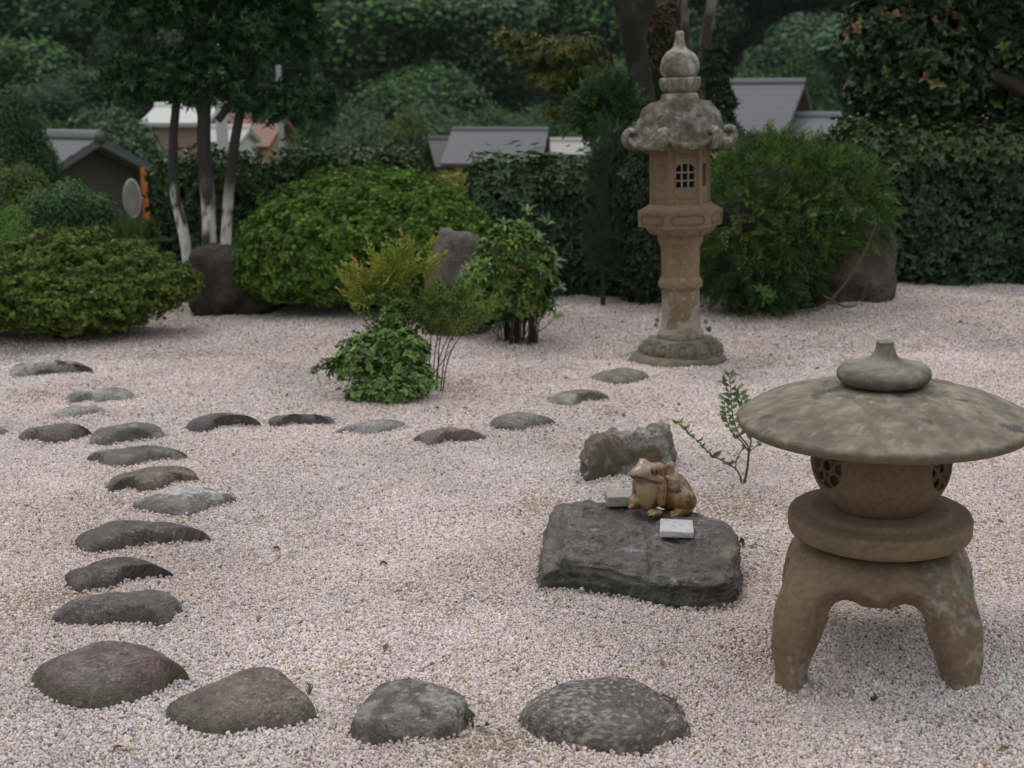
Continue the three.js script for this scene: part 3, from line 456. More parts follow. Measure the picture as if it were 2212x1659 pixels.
// ---------------------------------------------------------------- tall hexagonal lantern at the back
{
  const D = 7.94, foot = at(1471, 768, D), gy = gh(foot.x, foot.z), base = V(foot.x, gy, -D), K = .936, Y = y => (heightAt(1467, y, D) - gy) / K, S = px => px / 309;
  const t = thing('tall_stone_lantern', 'tall hexagonal stone lantern with curled roof and lattice window on a round pillar', 'stone lantern', base, .07); t.scale.setScalar(K); t.rotation.order = 'ZYX'; t.rotation.z = .036;
  const tan = (s = 0) => (x, y, z) => { const n = fbm(x * 6 + s, y * 6, z * 6, 4), d = 1 + .3 * fbm(x * 40 + s, y * 40, z * 40, 2); return mix3([.19, .132, .078], [.28, .205, .128], clamp(.5 + 1.2 * n)).map(q => q * d); };
  const mossy = (x, y, z) => mix3([.12, .105, .065], [.22, .195, .13], clamp(.5 + 1.6 * fbm(x * 9, y * 9, z * 9, 4)));
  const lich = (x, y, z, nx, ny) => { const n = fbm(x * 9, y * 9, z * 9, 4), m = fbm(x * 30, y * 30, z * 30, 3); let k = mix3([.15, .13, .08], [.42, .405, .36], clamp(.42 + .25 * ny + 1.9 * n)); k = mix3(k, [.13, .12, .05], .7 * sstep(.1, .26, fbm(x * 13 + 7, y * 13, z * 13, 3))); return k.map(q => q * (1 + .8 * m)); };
  const hex = (r0, r1, y0, y1, turn = Math.PI / 6) => { const g = new THREE.CylinderGeometry(r1, r0, y1 - y0, 6, 6); g.translate(0, (y0 + y1) / 2, 0); g.rotateY(turn + 0); const c = toCreasedNormals(g, .3); return planUV(c); };
  // broken plinth slabs
  const slab = [[-.42, .12], [-.31, .24], [-.2, .35], [.0, .34], [.1, .31], [.21, .27], [.3, .12], [.31, -.1], [.2, -.3], [-.1, -.32], [-.32, -.16]], gp = stoneGeo(slab.map(([x, z]) => [x + base.x, z + base.z]), .06, { p: 12, q: 2.4, lump: .012, seed: 2, nu: 90, nv: 30, tension: .1 });
  part(t, 'plinth', paint(gp, mossy), M.stone).position.set(gp.userData.c.x - base.x, 0, gp.userData.c.z - base.z);
  const yl0 = .05, yl1 = Y(727);
  const lb = lathe(smoothProf([[.28, yl0 - .02], [.284, yl0 + .005], [.268, yl0 + .05], [.205, yl1 - .008], [.165, yl1], [0, yl1 + .002]], 60), 240, .004); // carved ring of lotus petals
  { const q = lb.attributes.position; for (let i = 0; i < q.count; i++) { const x = q.getX(i), y = q.getY(i), z = q.getZ(i), r = Math.hypot(x, z); if (r < .17) continue; const a = Math.atan2(x, z) * 12 / 6.2832 + .3, u = Math.abs(a - Math.round(a)) * 2, v = clamp((y - yl0 + .01) / (yl1 - yl0)), lim = Math.sqrt(clamp(1 - (v - .05) ** 2)) * .86, k = u < lim ? .022 * Math.sqrt(1 - (u / lim) ** 2) - .014 * sstep(.55, .42, u / lim) * sstep(.1, .2, v) * sstep(.85, .7, v) + .016 * sstep(.3, .16, Math.hypot(u * .8, v - .4)) : -.012, e = k * sstep(1, .88, v); q.setXYZ(i, x * (1 + e / r), y + e * .5, z * (1 + e / r)); } lb.computeVertexNormals(); }
  part(t, 'lotus_base', paint(lb, mossy), M.stone);
  const ys1 = Y(500), r = S(41), shaftCol = (x, y, z) => { const k = tan(2)(x, y, z), n = fbm(x * 12 + 4, y * 12, z * 12, 4); return mix3(k, [.37, .32, .265], .85 * sstep(.02, .14, .42 - 1.25 * (y - yl1) - .12 + n * 1.1 + .15 * fbm(x * 45, y * 45, z * 45, 2))); };
  part(t, 'shaft', paint(lathe([[0, yl1 - .004], [S(50), yl1], [S(51), yl1 + .035], [S(45), yl1 + .075], [r, yl1 + .13], [r, Y(625)], [S(43), Y(622)], [S(48), Y(617)], [S(48.5), Y(608)], [S(44), Y(600)], [r, Y(597)], [r + .004, Y(532)], [S(47), Y(524)], [S(49), Y(515)], [S(49), Y(505)], [0, Y(504)]], 90, .0012), shaftCol), M.carved);
  part(t, 'lotus_bracket', paint(lathe(smoothProf([[0, Y(507)], [S(49), Y(506)], [S(56), Y(500)], [S(74), Y(490)], [S(80), Y(484)], [0, Y(484) + .001]], 40), 90, .002), tan(5)), M.carved);
  const brk = paint(new THREE.SphereGeometry(1, 14, 10), (x, y, z) => tan(8)(x * .06, y * .05, z * .02));
  for (let i = 0; i < 12; i++) { const a = i / 12 * 6.283 + .2, m = part(t, 'bracket_petal', brk, M.carved); m.position.set(Math.sin(a) * S(66), Y(495), Math.cos(a) * S(66)); m.rotation.set(.75, a, 0, 'YXZ'); m.scale.set(.05, .04, .016); }
  // hexagonal platform with sunk panel lines
  const RP = S(93), yp0 = Y(486), yp1 = Y(451), plat = part(t, 'platform', paint(hex(RP * .985, RP, yp0, yp1), tan(11)), M.carved), ap = RP * Math.cos(Math.PI / 6);
  const stadium = (w, h, k) => { const s = new THREE.Shape(), q = h / 2; s.moveTo(-w / 2 + q, -q); s.lineTo(w / 2 - q, -q); s.absarc(w / 2 - q, 0, q, -Math.PI / 2, Math.PI / 2); s.lineTo(-w / 2 + q, q); s.absarc(-w / 2 + q, 0, q, Math.PI / 2, Math.PI * 1.5); return s; };
  const ringS = stadium(.235, .07), hole = stadium(.219, .054); ringS.holes.push(hole);
  const frameG = paint(new THREE.ExtrudeGeometry(ringS, { depth: .006, bevelEnabled: true, bevelSize: .002, bevelThickness: .002, bevelSegments: 2 }), () => [.13, .095, .065]);
  for (let i = 0; i < 6; i++) { const a = i * Math.PI / 3, m = part(plat, 'panel_frame', frameG, M.carved); m.position.set(Math.sin(a) * (ap - .004), (yp0 + yp1) / 2, Math.cos(a) * (ap - .004)); m.rotation.y = a; }
  [[.93, 446.5], [.85, 442.5], [.78, 438]].forEach(([k, y], i) => part(t, 'step', paint(hex(RP * k, RP * (k - .03), i ? Y([0, 446.5, 442.5][i]) : yp1, Y(y)), tan(14 + i)), M.carved));
  // fire box: six carved wall panels between corner posts
  const yf0 = Y(438), yf1 = Y(318), hf = yf1 - yf0, RF = S(64), wf = RF * .98, af = RF * Math.cos(Math.PI / 6);
  const rect = (w, h) => { const s = new THREE.Shape(); s.moveTo(-w / 2, 0); s.lineTo(w / 2, 0); s.lineTo(w / 2, h); s.lineTo(-w / 2, h); s.closePath(); return s; };
  const openings = [
    () => { const p = new THREE.Path(), w = .066; p.moveTo(-w, hf * .3); p.lineTo(-w, hf * .66); p.quadraticCurveTo(-w * .8, hf * .73, 0, hf * .735); p.quadraticCurveTo(w * .8, hf * .73, w, hf * .66); p.lineTo(w, hf * .3); p.closePath(); return p; },
    () => { const p = new THREE.Path(), w = .052; p.moveTo(-w, hf * .3); p.lineTo(-w, hf * .72); p.lineTo(w, hf * .72); p.lineTo(w, hf * .3); p.closePath(); return p; },
    () => { const p = new THREE.Path(); p.absellipse(0, hf * .57, .034, .042, 0, 6.2832); return p; }];
  const inner = part(t, 'fire_chamber', paint(hex(RF * .62, RF * .62, yf0, yf1), () => [.02, .016, .012]), M.carved); tag(inner, null, null);
  for (let i = 0; i < 6; i++) {
    const a = i * Math.PI / 3, kind = i === 0 || i === 3 ? 0 : i === 1 || i === 4 ? 1 : 2, s = rect(wf - .012, hf); s.holes.push(openings[kind]());
    const g = new THREE.ExtrudeGeometry(s, { depth: .04, bevelEnabled: true, bevelSize: .003, bevelThickness: .003, bevelSegments: 2, curveSegments: 20 }); planUV(g); paint(g, tan(20 + i));
    const w = part(t, 'wall_panel', g, M.carved); w.position.set(Math.sin(a) * (af - .048), yf0, Math.cos(a) * (af - .048)); w.rotation.y = a;
    if (kind === 0) for (const [x, y, bw, bh] of [[-.022, hf * .515, .011, hf * .44], [.022, hf * .515, .011, hf * .44], [0, hf * .43, .13, .011], [0, hf * .575, .13, .011]]) { const b = part(w, 'lattice_bar', planUV(paint(new RoundedBoxGeometry(bw, bh, bw > .1 ? .014 : .018, 2, .002), () => [.3, .26, .215])), M.carved); b.position.set(x, y, .03); }
    const rail = part(w, 'relief_panel', planUV(paint(new RoundedBoxGeometry(.115, .034, .01, 3, .004), tan(31 + i))), M.carved); rail.position.set(0, hf * .15, .042);
    const rail2 = part(w, 'relief_panel', planUV(paint(new RoundedBoxGeometry(.15, .03, .01, 3, .004), tan(41 + i))), M.carved); rail2.position.set(0, hf * .86, .042);
    if (kind === 2) { for (const [x, y, sx, sy] of [[-.02, .4, .026, .02], [.015, .36, .022, .024], [.0, .43, .012, .012]]) { const d = part(w, 'relief_carving', brk, M.carved); d.position.set(x, hf * (y - .06), .042); d.scale.set(sx, sy, .009); } const rg = part(w, 'relief_ring', paint(new THREE.TorusGeometry(.046, .006, 8, 28), tan(3)), M.carved); rg.position.set(0, hf * .57, .043); rg.scale.y = 1.2; }
    const b = a + Math.PI / 6, c = part(t, 'corner_post', paint(planUV(new RoundedBoxGeometry(.036, hf, .036, 2, .006)), tan(50 + i)), M.carved); c.position.set(Math.sin(b) * (RF - .014), yf0 + hf / 2, Math.cos(b) * (RF - .014)); c.rotation.y = b;
  }
  // roof: hexagonal, swept up to curled corners, thick with lichen
  const yr0 = Y(322), yr1 = Y(206), RR = S(122);
  const roofPt = (u, v) => { // v: 0 underside centre .. .3 eave .. 1 crown
    const a = u * 6.2832, k = ((a + Math.PI / 6) % (Math.PI / 3)) - Math.PI / 6, hexK = Math.cos(Math.PI / 6) / Math.cos(Math.abs(Math.abs(k) - 0)) , corner = (Math.abs(k) / (Math.PI / 6)) ** 3, side = Math.cos(Math.PI / 6) / Math.cos(Math.PI / 6 - (Math.PI / 6 - Math.abs(k)));
    let q, y; const up = .1 * corner;
    if (v < .3) { const s = v / .3; q = s * .97; y = yr0 + .012 * s + up * s ** 4; }
    else if (v < .4) { const s = (v - .3) / .1; q = .97 + .03 * Math.sin(s * Math.PI); y = yr0 + .012 + up + .038 * s; }
    else { const s = (v - .4) / .6; const Qs = [.97, .83, .72, .645, .57, .49, .4, .295, .235], Ts = [0, -.03, .14, .36, .55, .7, .8, .93, 1], f = s * 8, i = Math.min(7, Math.floor(f)); q = lerp(Qs[i], Qs[i + 1], f - i); y = lerp(yr0 + .05 + up * (1 - s) ** 6, yr1, lerp(Ts[i], Ts[i + 1], f - i)); }
    const r = RR * lerp(q * side, q, clamp((v - .6) / .4)), top = v > .42 ? 1 : 0; let x = Math.sin(a) * r, z = Math.cos(a) * r;
    if (top) { const s = (v - .4) / .6, ridge = .035 * corner ** .5 * Math.sin(Math.min(1, s * 1.15) * Math.PI), lump = .055 * Math.max(0, fbm(x * 13, y * 13, z * 13, 4) + .1) + .022 * Math.abs(Math.sin(a * 9)) * Math.sin(s * Math.PI); const o = ridge + lump * Math.sin(Math.min(1, s * 2 + .1) * Math.PI / 2) * (1 - .6 * s); x += Math.sin(a) * o * .6; z += Math.cos(a) * o * .6; y += o; }
    else { const o = .008 * fbm(x * 12, y * 12, z * 12, 3); y += o; }
    return [x, y, z];
  };
  part(t, 'roof', paint(planUV(grid(216, 80, (u, v) => roofPt(-u + 1, v), true)), lich), M.rock);
  const sp = []; for (let i = 0; i <= 16; i++) { const s = i / 16, a = -1.9 + s * 5.2, q = lerp(.062, .018, s); sp.push(V(0, .062 + Math.sin(a) * q, Math.cos(a) * q)); }
  const curlG = paint(planUV(tube(sp, [.03, .032, .03, .026, .02], 10, 2)), lich);
  for (let i = 0; i < 6; i++) { const a = Math.PI / 6 + i * Math.PI / 3, m = part(t, 'roof_curl', curlG, M.rock); m.position.set(Math.sin(a) * (RR - .065), yr0 + .03, Math.cos(a) * (RR - .065)); m.rotation.y = a; m.scale.set(1.35, 1.05, 1.0); }
  // crown: neck, lotus cup, jewel
  part(t, 'neck', paint(lathe([[0, yr1 - .06], [S(42), yr1 - .05], [S(40), yr1 - .01], [S(38), Y(203)], [S(36), Y(201)], [0, Y(200.5)]], 60, .005), lich), M.stone);
  part(t, 'lotus_cup', paint(lathe(smoothProf([[0, Y(202)], [S(28), Y(202)], [S(36), Y(194)], [S(41), Y(183)], [S(43), Y(172)], [S(41), Y(168)], [0, Y(167.5)]], 50), 72, .005, 18), lich), M.stone);
  const cup = paint(new THREE.SphereGeometry(1, 12, 10), (x, y, z) => lich(x * .05, y * .05, z * .02, 0, 0)); for (let i = 0; i < 9; i++) { const a = i / 9 * 6.283, m = part(t, 'cup_petal', cup, M.stone); m.position.set(Math.sin(a) * S(38), Y(182), Math.cos(a) * S(38)); m.rotation.set(.3, a, 0, 'YXZ'); m.scale.set(.036, .048, .018); }
  part(t, 'jewel', paint(lathe(smoothProf([[0, Y(167)], [S(32), Y(166)], [S(40), Y(152)], [S(41), Y(140)], [S(36), Y(124)], [S(26), Y(112)], [S(15), Y(103)], [S(11), Y(92)], [S(9), Y(80)], [S(9), Y(72)], [S(6), Y(67)], [0, Y(66.5)]], 80), 72, .008, 14), lich), M.stone);
  footprints.push(slab.map(([x, z]) => [x + base.x, z + base.z]));
  // loose chips at its foot and two ivy plants behind
  [[1425, 786, .09, .05, 'pale broken stone chip at the foot of the tall lantern'], [1437, 787, .06, .035, 'small whitish stone lying just right of the bigger chip by the tall lantern']].forEach(([px, py, w, h, label], i) => { const g = nets((x, y, z) => sdEll(x, y, z, [0, h * .4, 0], [w * .5, h * .6, w * .4]) + .018 * fbm(x * 18 + i * 5, y * 18, z * 18, 3), [-w, -.02, -w], [w, h * 1.6, w], .006); planUV(g); paint(g, stoneColor({ base: [.36, .36, .32], alt: [.28, .26, .22], seed: i })); const p = onGround(px, py); solo('stone_chip', g, M.stone, label, 'stone').position.copy(p); });
}
// ---------------------------------------------------------------- frog statue on the slab rock
{
  const U = .000166, X = x => (x - 1100) * U, Y = y => (1530 - y) * U, P = (x, y, z) => [X(x), Y(y), z];
  let p = onPlane(1432, 1108, .17); for (let i = 0; i < 6; i++) p = onPlane(1432, 1108, rockTop(p.x, p.z) + gh(p.x, p.z));
  const frog = thing('frog_statue', 'glazed brown pottery frog with a small frog on its back, sitting on the slab rock', 'frog statue', p.clone().add(V(-.005, -.006, -.035)), 0);
  const body = (x, y, z) => {
    let d = sdEll(x, y, z, P(1330, 1080, -.02), [.072, .074, .06]);                       // trunk
    d = smin(d, sdEll(x, y, z, P(1620, 1270, -.02), [.04, .044, .062]), .04);              // rump
    d = smin(d, sdEll(x, y, z, P(820, 1000, .012), [.046, .083, .044]), .028);             // chest
    d = smin(d, sdCap(x, y, z, P(1010, 620, -.004), P(640, 560, .022), .04, .03), .03);    // head
    d = smin(d, sdEll(x, y, z, P(570, 585, .03), [.037, .021, .032]), .022);                // muzzle
    d = smin(d, sdCap(x, y, z, P(480, 570, .033), P(1060, 700, .046), .013, .016), .012);  // near jaw
    d = smin(d, sdEll(x, y, z, P(925, 470, .04), [.021, .021, .016]), .012);               // near brow
    d = smin(d, sdEll(x, y, z, P(680, 395, -.002), [.019, .018, .018]), .02);                  // far brow
    d = smin(d, sdCap(x, y, z, P(1090, 830, .042), P(1080, 1220, .055), .022, .015), .012); // near arm
    d = smin(d, sdEll(x, y, z, P(930, 1420, .068), [.03, .016, .022]), .012);              // near paw
    for (const o of [-.01, .004, .017]) d = smin(d, sdCap(x, y, z, P(960, 1400, .066 + o), P(810, 1450, .07 + o * 1.4), .009, .008), .006);
    d = smin(d, sdCap(x, y, z, P(560, 800, -.012), P(530, 1130, -.002), .017, .014), .014); // far arm
    d = smin(d, sdEll(x, y, z, P(500, 1300, .008), [.027, .028, .026]), .012);             // far paw
    for (const o of [-.012, .003, .016]) d = smin(d, sdCap(x, y, z, P(510, 1280, .012 + o), P(400, 1370, .018 + o), .01, .009), .006);
    d = smin(d, sdEll(x, y, z, P(1590, 1220, .034), [.05, .046, .032]), .012);             // near thigh
    d = smin(d, sdCap(x, y, z, P(1700, 1430, .05), P(1330, 1460, .06), .015, .013), .008);  // near foot
    for (const o of [-.01, .004, .016]) d = smin(d, sdCap(x, y, z, P(1400, 1455, .058 + o), P(1290, 1480, .064 + o * 1.3), .008, .007), .006);
    d = smin(d, sdEll(x, y, z, P(1590, 1240, -.075), [.05, .044, .03]), .012);             // far thigh
    d = Math.max(d, -sdCap(x, y, z, P(470, 640, .06), P(1050, 760, .07), .011, .011));   // mouth line
    d = Math.max(d, -sdEll(x, y, z, P(625, 498, .045), [.003, .003, .012]));               // nostril
    return Math.max(d, -y - .004);
  };
  const g = nets(body, [-.14, -.008, -.12], [.14, .225, .1], .0031);
  const cream = P(740, 980, .03);
  paint(g, (x, y, z, nx, ny, nz) => {
    const n = fbm(x * 26, y * 26, z * 26, 4), m = fbm(x * 60 + 5, y * 60, z * 60, 3); let k = mix3([.17, .085, .02], [.29, .17, .055], clamp(.5 + 1.6 * n));
    k = mix3(k, [.06, .028, .01], .8 * sstep(.06, .26, n + .35 * clamp((x - .02) * 6) * sstep(.09, .02, y)));
    k = mix3(k, [.04, .022, .012], .8 * sstep(.3, .38, m + .12));
    k = mix3(k, [.29, .19, .12], .7 * sstep(.125, .16, y) * sstep(0, -.06, x));
    k = mix3(k, [.31, .2, .175], .7 * sstep(.02, .008, Math.abs(y - (.153 - (x + .11) * .26))) * sstep(.02, -.02, x) * sstep(0, .03, z));
    const c = Math.hypot((x - cream[0]) / .036, (y - cream[1]) / .075); k = mix3(k, [.31, .235, .115], .92 * sstep(1.05, .8, c) * sstep(-.2, .3, nz + .6 * -nx) * sstep(.15, .135, y + .1 * (x + .05)));
    k = mix3(k, [.05, .028, .014], .75 * sstep(.009, .003, Math.abs(y - (.1475 - (x + .104) * .21)) + .5 * sstep(-.004, .004, x)) * sstep(0, .04, z + .02)); return k;
  });
  const glaze = new THREE.MeshPhysicalMaterial({ vertexColors: true, roughness: .4, clearcoat: .75, clearcoatRoughness: .14 });
  part(frog, 'body', g, glaze);
  const black = new THREE.MeshPhysicalMaterial({ color: lin(.012, .014, .014), roughness: .15, clearcoat: .8 });
  const eye = part(frog, 'eye', new THREE.SphereGeometry(.0142, 24, 18), black); eye.position.set(...P(905, 482, .0545)); eye.scale.set(1, 1, .75); eye.rotation.y = -.15;
  const slit = part(eye, 'pupil', new RoundedBoxGeometry(.0032, .016, .004, 2, .0012), std({ color: lin(.4, .42, .4), roughness: .3 })); slit.position.set(0, 0, .0118);
  const eye2 = part(frog, 'eye', eye.geometry, black); eye2.position.set(...P(640, 372, -.012)); eye2.scale.set(.9, .9, .8);
  const small = nets((x, y, z) => {
    let d = sdEll(x, y, z, P(1340, 800, .03), [.032, .036, .03]); d = smin(d, sdCap(x, y, z, P(1280, 620, .02), P(1262, 460, .018), .02, .019), .012);
    d = smin(d, sdEll(x, y, z, P(1230, 395, .03), [.01, .011, .01]), .006); d = smin(d, sdEll(x, y, z, P(1320, 400, .006), [.01, .011, .01]), .006);
    d = smin(d, sdCap(x, y, z, P(1350, 720, .05), P(1190, 640, .045), .01, .008), .006); d = smin(d, sdCap(x, y, z, P(1400, 640, .02), P(1480, 700, .01), .011, .009), .006); return d;
  }, [-.03, .05, -.03], [.09, .21, .09], .003);
  paint(small, (x, y, z, nx, ny, nz) => { const n = fbm(x * 40, y * 40, z * 40 + 3, 3); let k = mix3([.18, .1, .04], [.27, .18, .09], clamp(.5 + 1.5 * n)); k = mix3(k, [.36, .28, .26], .8 * sstep(.02, .008, Math.hypot(x - X(1340), y - Y(830)))); return mix3(k, [.05, .025, .012], .8 * sstep(.2, .32, fbm(x * 80, y * 80, z * 80, 2))); });
  part(frog, 'small_frog', small, glaze);
}
// ---------------------------------------------------------------- shrubs and plants of the garden
const AZ = [[.1, .195, .024, 4], [.145, .25, .034, 3], [.058, .12, .018, 3], [.19, .28, .042, 1]];
const OL = [[.115, .165, .025, 4], [.16, .205, .034, 3], [.066, .105, .019, 3], [.1, .1, .03, .5]];
const DK = [[.024, .055, .02, 5], [.034, .075, .028, 3], [.015, .034, .015, 3], [.055, .1, .035, .6]];
const twigs = (parent, n, h, spread, r, rad = .006, mat = M.twig, y0 = 0) => { for (let i = 0; i < n; i++) { const a = r() * 6.283, q = spread * Math.sqrt(r()), q0 = q * .25, hh = h * (.6 + .4 * r()), k = (r() - .5) * .3 * spread; part(parent, 'branch', tube([V(Math.cos(a) * q0, y0 - .03, Math.sin(a) * q0), V(Math.cos(a) * q * .5 + k, y0 + hh * .5, Math.sin(a) * q * .5), V(Math.cos(a) * q, y0 + hh, Math.sin(a) * q)], [rad, rad * .8, rad * .4], 5, 4), mat); } };
function azalea(label, base, blobs, n, pal, seed, o = {}) {
  const t = thing('azalea_shrub', label, 'shrub', base), r = RNG(seed); t.scale.setScalar(.9);
  core(t, [...blobs, ...(o.heart || [])], o.core ?? .7, seed);
  const geo = rosette(9, .014, .03, 1.05, seed);
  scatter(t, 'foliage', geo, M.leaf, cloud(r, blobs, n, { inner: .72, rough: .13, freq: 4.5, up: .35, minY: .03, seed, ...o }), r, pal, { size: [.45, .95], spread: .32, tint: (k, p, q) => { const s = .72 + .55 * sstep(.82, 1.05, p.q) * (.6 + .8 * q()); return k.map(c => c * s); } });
  twigs(t, 9, .5, o.spread ?? .6, r, .012);
  return t;
}
{ const c = onGround(800, 700); // big clipped azalea, centre
  const d = 9.9, b = V(at(800, 700, d).x, gh(c.x, -d), -d), Y = y => heightAt(800, y, 9.7) - b.y;
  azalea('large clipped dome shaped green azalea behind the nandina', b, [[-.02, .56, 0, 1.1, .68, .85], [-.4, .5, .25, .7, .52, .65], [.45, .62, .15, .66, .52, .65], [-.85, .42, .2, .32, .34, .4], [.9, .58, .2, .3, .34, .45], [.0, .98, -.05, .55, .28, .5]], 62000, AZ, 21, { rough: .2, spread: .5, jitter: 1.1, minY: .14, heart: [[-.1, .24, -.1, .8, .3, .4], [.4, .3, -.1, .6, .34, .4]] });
}
{ const d = 8.75, q = at(150, 730, d), b = V(q.x, gh(q.x, -d), -d);
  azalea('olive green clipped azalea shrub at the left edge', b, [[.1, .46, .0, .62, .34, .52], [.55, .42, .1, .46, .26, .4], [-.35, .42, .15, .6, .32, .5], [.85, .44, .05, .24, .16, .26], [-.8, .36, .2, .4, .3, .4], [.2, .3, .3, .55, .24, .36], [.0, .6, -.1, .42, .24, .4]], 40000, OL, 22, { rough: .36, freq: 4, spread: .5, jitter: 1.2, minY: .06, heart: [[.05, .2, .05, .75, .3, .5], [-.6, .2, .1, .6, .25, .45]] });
}
function leafy(name, label, cat, base, parts) { const t = thing(name, label, cat, base); parts(t); return t; }
// nandina: thin canes carrying flat sprays of small pointed leaves
function nandina(label, base, canes, seed, pals) {
  const t = thing('nandina_plant', label, 'plant', base); t.scale.setScalar(.95); const r = RNG(seed), sp = spray(9, .018, .04, .12, seed, .25);
  const pts = [], cols = [];
  canes.forEach(([x, h, z, lean, ln, pi], i) => {
    const tip = V(x + lean, h, z + (r() - .5) * .08); part(t, 'cane', tube([V(x, -.03, z), V(x + lean * .25, h * .5, z), tip], [.005, .004, .0025], 5, 5), M.twig);
    const n = ln; for (let k = 0; k < n; k++) { const f = .62 + .38 * Math.sqrt(r()), a = r() * 6.283, q = .02 + .085 * r(), s = f * f; pts.push({ p: [x + lean * s + Math.cos(a) * q, h * f + .03 * (r() - .5) + .02, z + Math.sin(a) * q], n: V(Math.cos(a), .35 + .9 * r(), Math.sin(a)).normalize(), q: f, k: pi }); }
  });
  for (const k of [...new Set(pts.map(p => p.k))]) scatter(t, 'foliage', sp, M.leaf, pts.filter(p => p.k === k), r, pals[k], { axis: YA, size: [.6, 1.15], spread: .25 });
  return t;
}
const YEL = [[.24, .3, .035, 5], [.3, .33, .045, 4], [.16, .24, .035, 3], [.36, .25, .06, .5], [.36, .17, .08, .18]], GRN = [[.09, .18, .035, 4], [.13, .22, .04, 3], [.05, .095, .025, 3], [.17, .18, .04, .8]];
{ const q = onGround(868, 852);
  nandina('yellow leaved nandina with thin canes rising from the low leafy shrub', V(q.x, gh(q.x, q.z), q.z - .05), [[-.06, .74, -.05, -.1, 62, 0], [-.02, .82, .0, -.02, 62, 0], [.03, .88, -.03, .05, 56, 0], [-.1, .7, .03, -.13, 62, 0], [.02, .55, .06, .02, 40, 1], [.06, .5, .0, .06, 40, 1], [-.04, .62, .03, -.02, 40, 1], [-.08, .45, .05, -.04, 35, 1]], 31, [YEL, GRN]);
  nandina('loose green nandina leaning right in front of the grey boulder', V(q.x + .17, gh(q.x + .17, q.z), q.z - .1), [[.0, .6, -.02, .12, 32, 0], [.03, .66, .02, .1, 32, 0], [.05, .56, .05, .2, 30, 0], [-.02, .5, .0, .04, 26, 0], [.06, .5, .03, .24, 26, 0], [.02, .42, .03, .12, 26, 0]], 33, [[[.15, .24, .045, 4], [.1, .18, .04, 4], [.25, .28, .05, 1.2], [.3, .17, .06, .2]]]);
}
{ // low shrub with round leaves round the small stone
  const q = onGround(850, 868), b = V(q.x - .02, gh(q.x, q.z), q.z - .12), t = thing('leafy_shrub', 'low bushy green shrub with small round leaves in mid garden', 'shrub', b), r = RNG(41); t.scale.setScalar(.96);
  const blobs = [[-.16, .27, .02, .15, .11, .14], [.05, .22, .0, .16, .15, .13], [-.06, .07, .15, .22, .08, .09], [.16, .13, .06, .11, .1, .1], [-.27, .19, .03, .1, .07, .08], [-.02, .36, 0, .13, .1, .1], [.12, .3, .02, .1, .1, .08], [.02, .5, -.02, .07, .09, .06]];
  const lg = rosette(4, .022, .03, 1.1, 4); core(t, [[.06, .14, -.03, .14, .13, .1]], .8, 3);
  scatter(t, 'foliage', lg, M.gloss, cloud(r, blobs, 2100, { inner: .3, rough: .45, freq: 4, up: .9, minY: .015 }), r, [[.15, .26, .065, 4], [.105, .19, .055, 4], [.2, .32, .08, 2], [.2, .17, .04, .25]], { size: [.65, 1.25], spread: .28 });
  const side = []; for (let i = 0; i < 60; i++) { const s = r(); side.push({ p: [-.25 - .22 * s, .2 - .05 * s + .05 * (r() - .5) + .04 * Math.sin(s * 3), .05 + .05 * (r() - .5)], n: V((r() - .5), 1, .6 * r()).normalize() }); }
  scatter(t, 'foliage', lg, M.gloss, side, r, [[.09, .15, .045, 3], [.15, .17, .05, 1]], { size: [.6, 1], spread: .3 });
  part(t, 'branch', tube([V(.0, .05, .0), V(-.22, .17, .04), V(-.46, .19, .05)], [.006, .004, .002], 5, 4), M.twig);
  part(t, 'branch', tube([V(.12, -.02, .03), V(.25, .15, .05), V(.36, .3, .06)], [.006, .005, .002], 5, 4), M.twig);
  part(t, 'branch', tube([V(.1, -.02, .05), V(.16, .16, .05), V(.18, .34, .02)], [.008, .006, .003], 5, 4), M.twig); twigs(t, 8, .3, .12, r, .005);
}
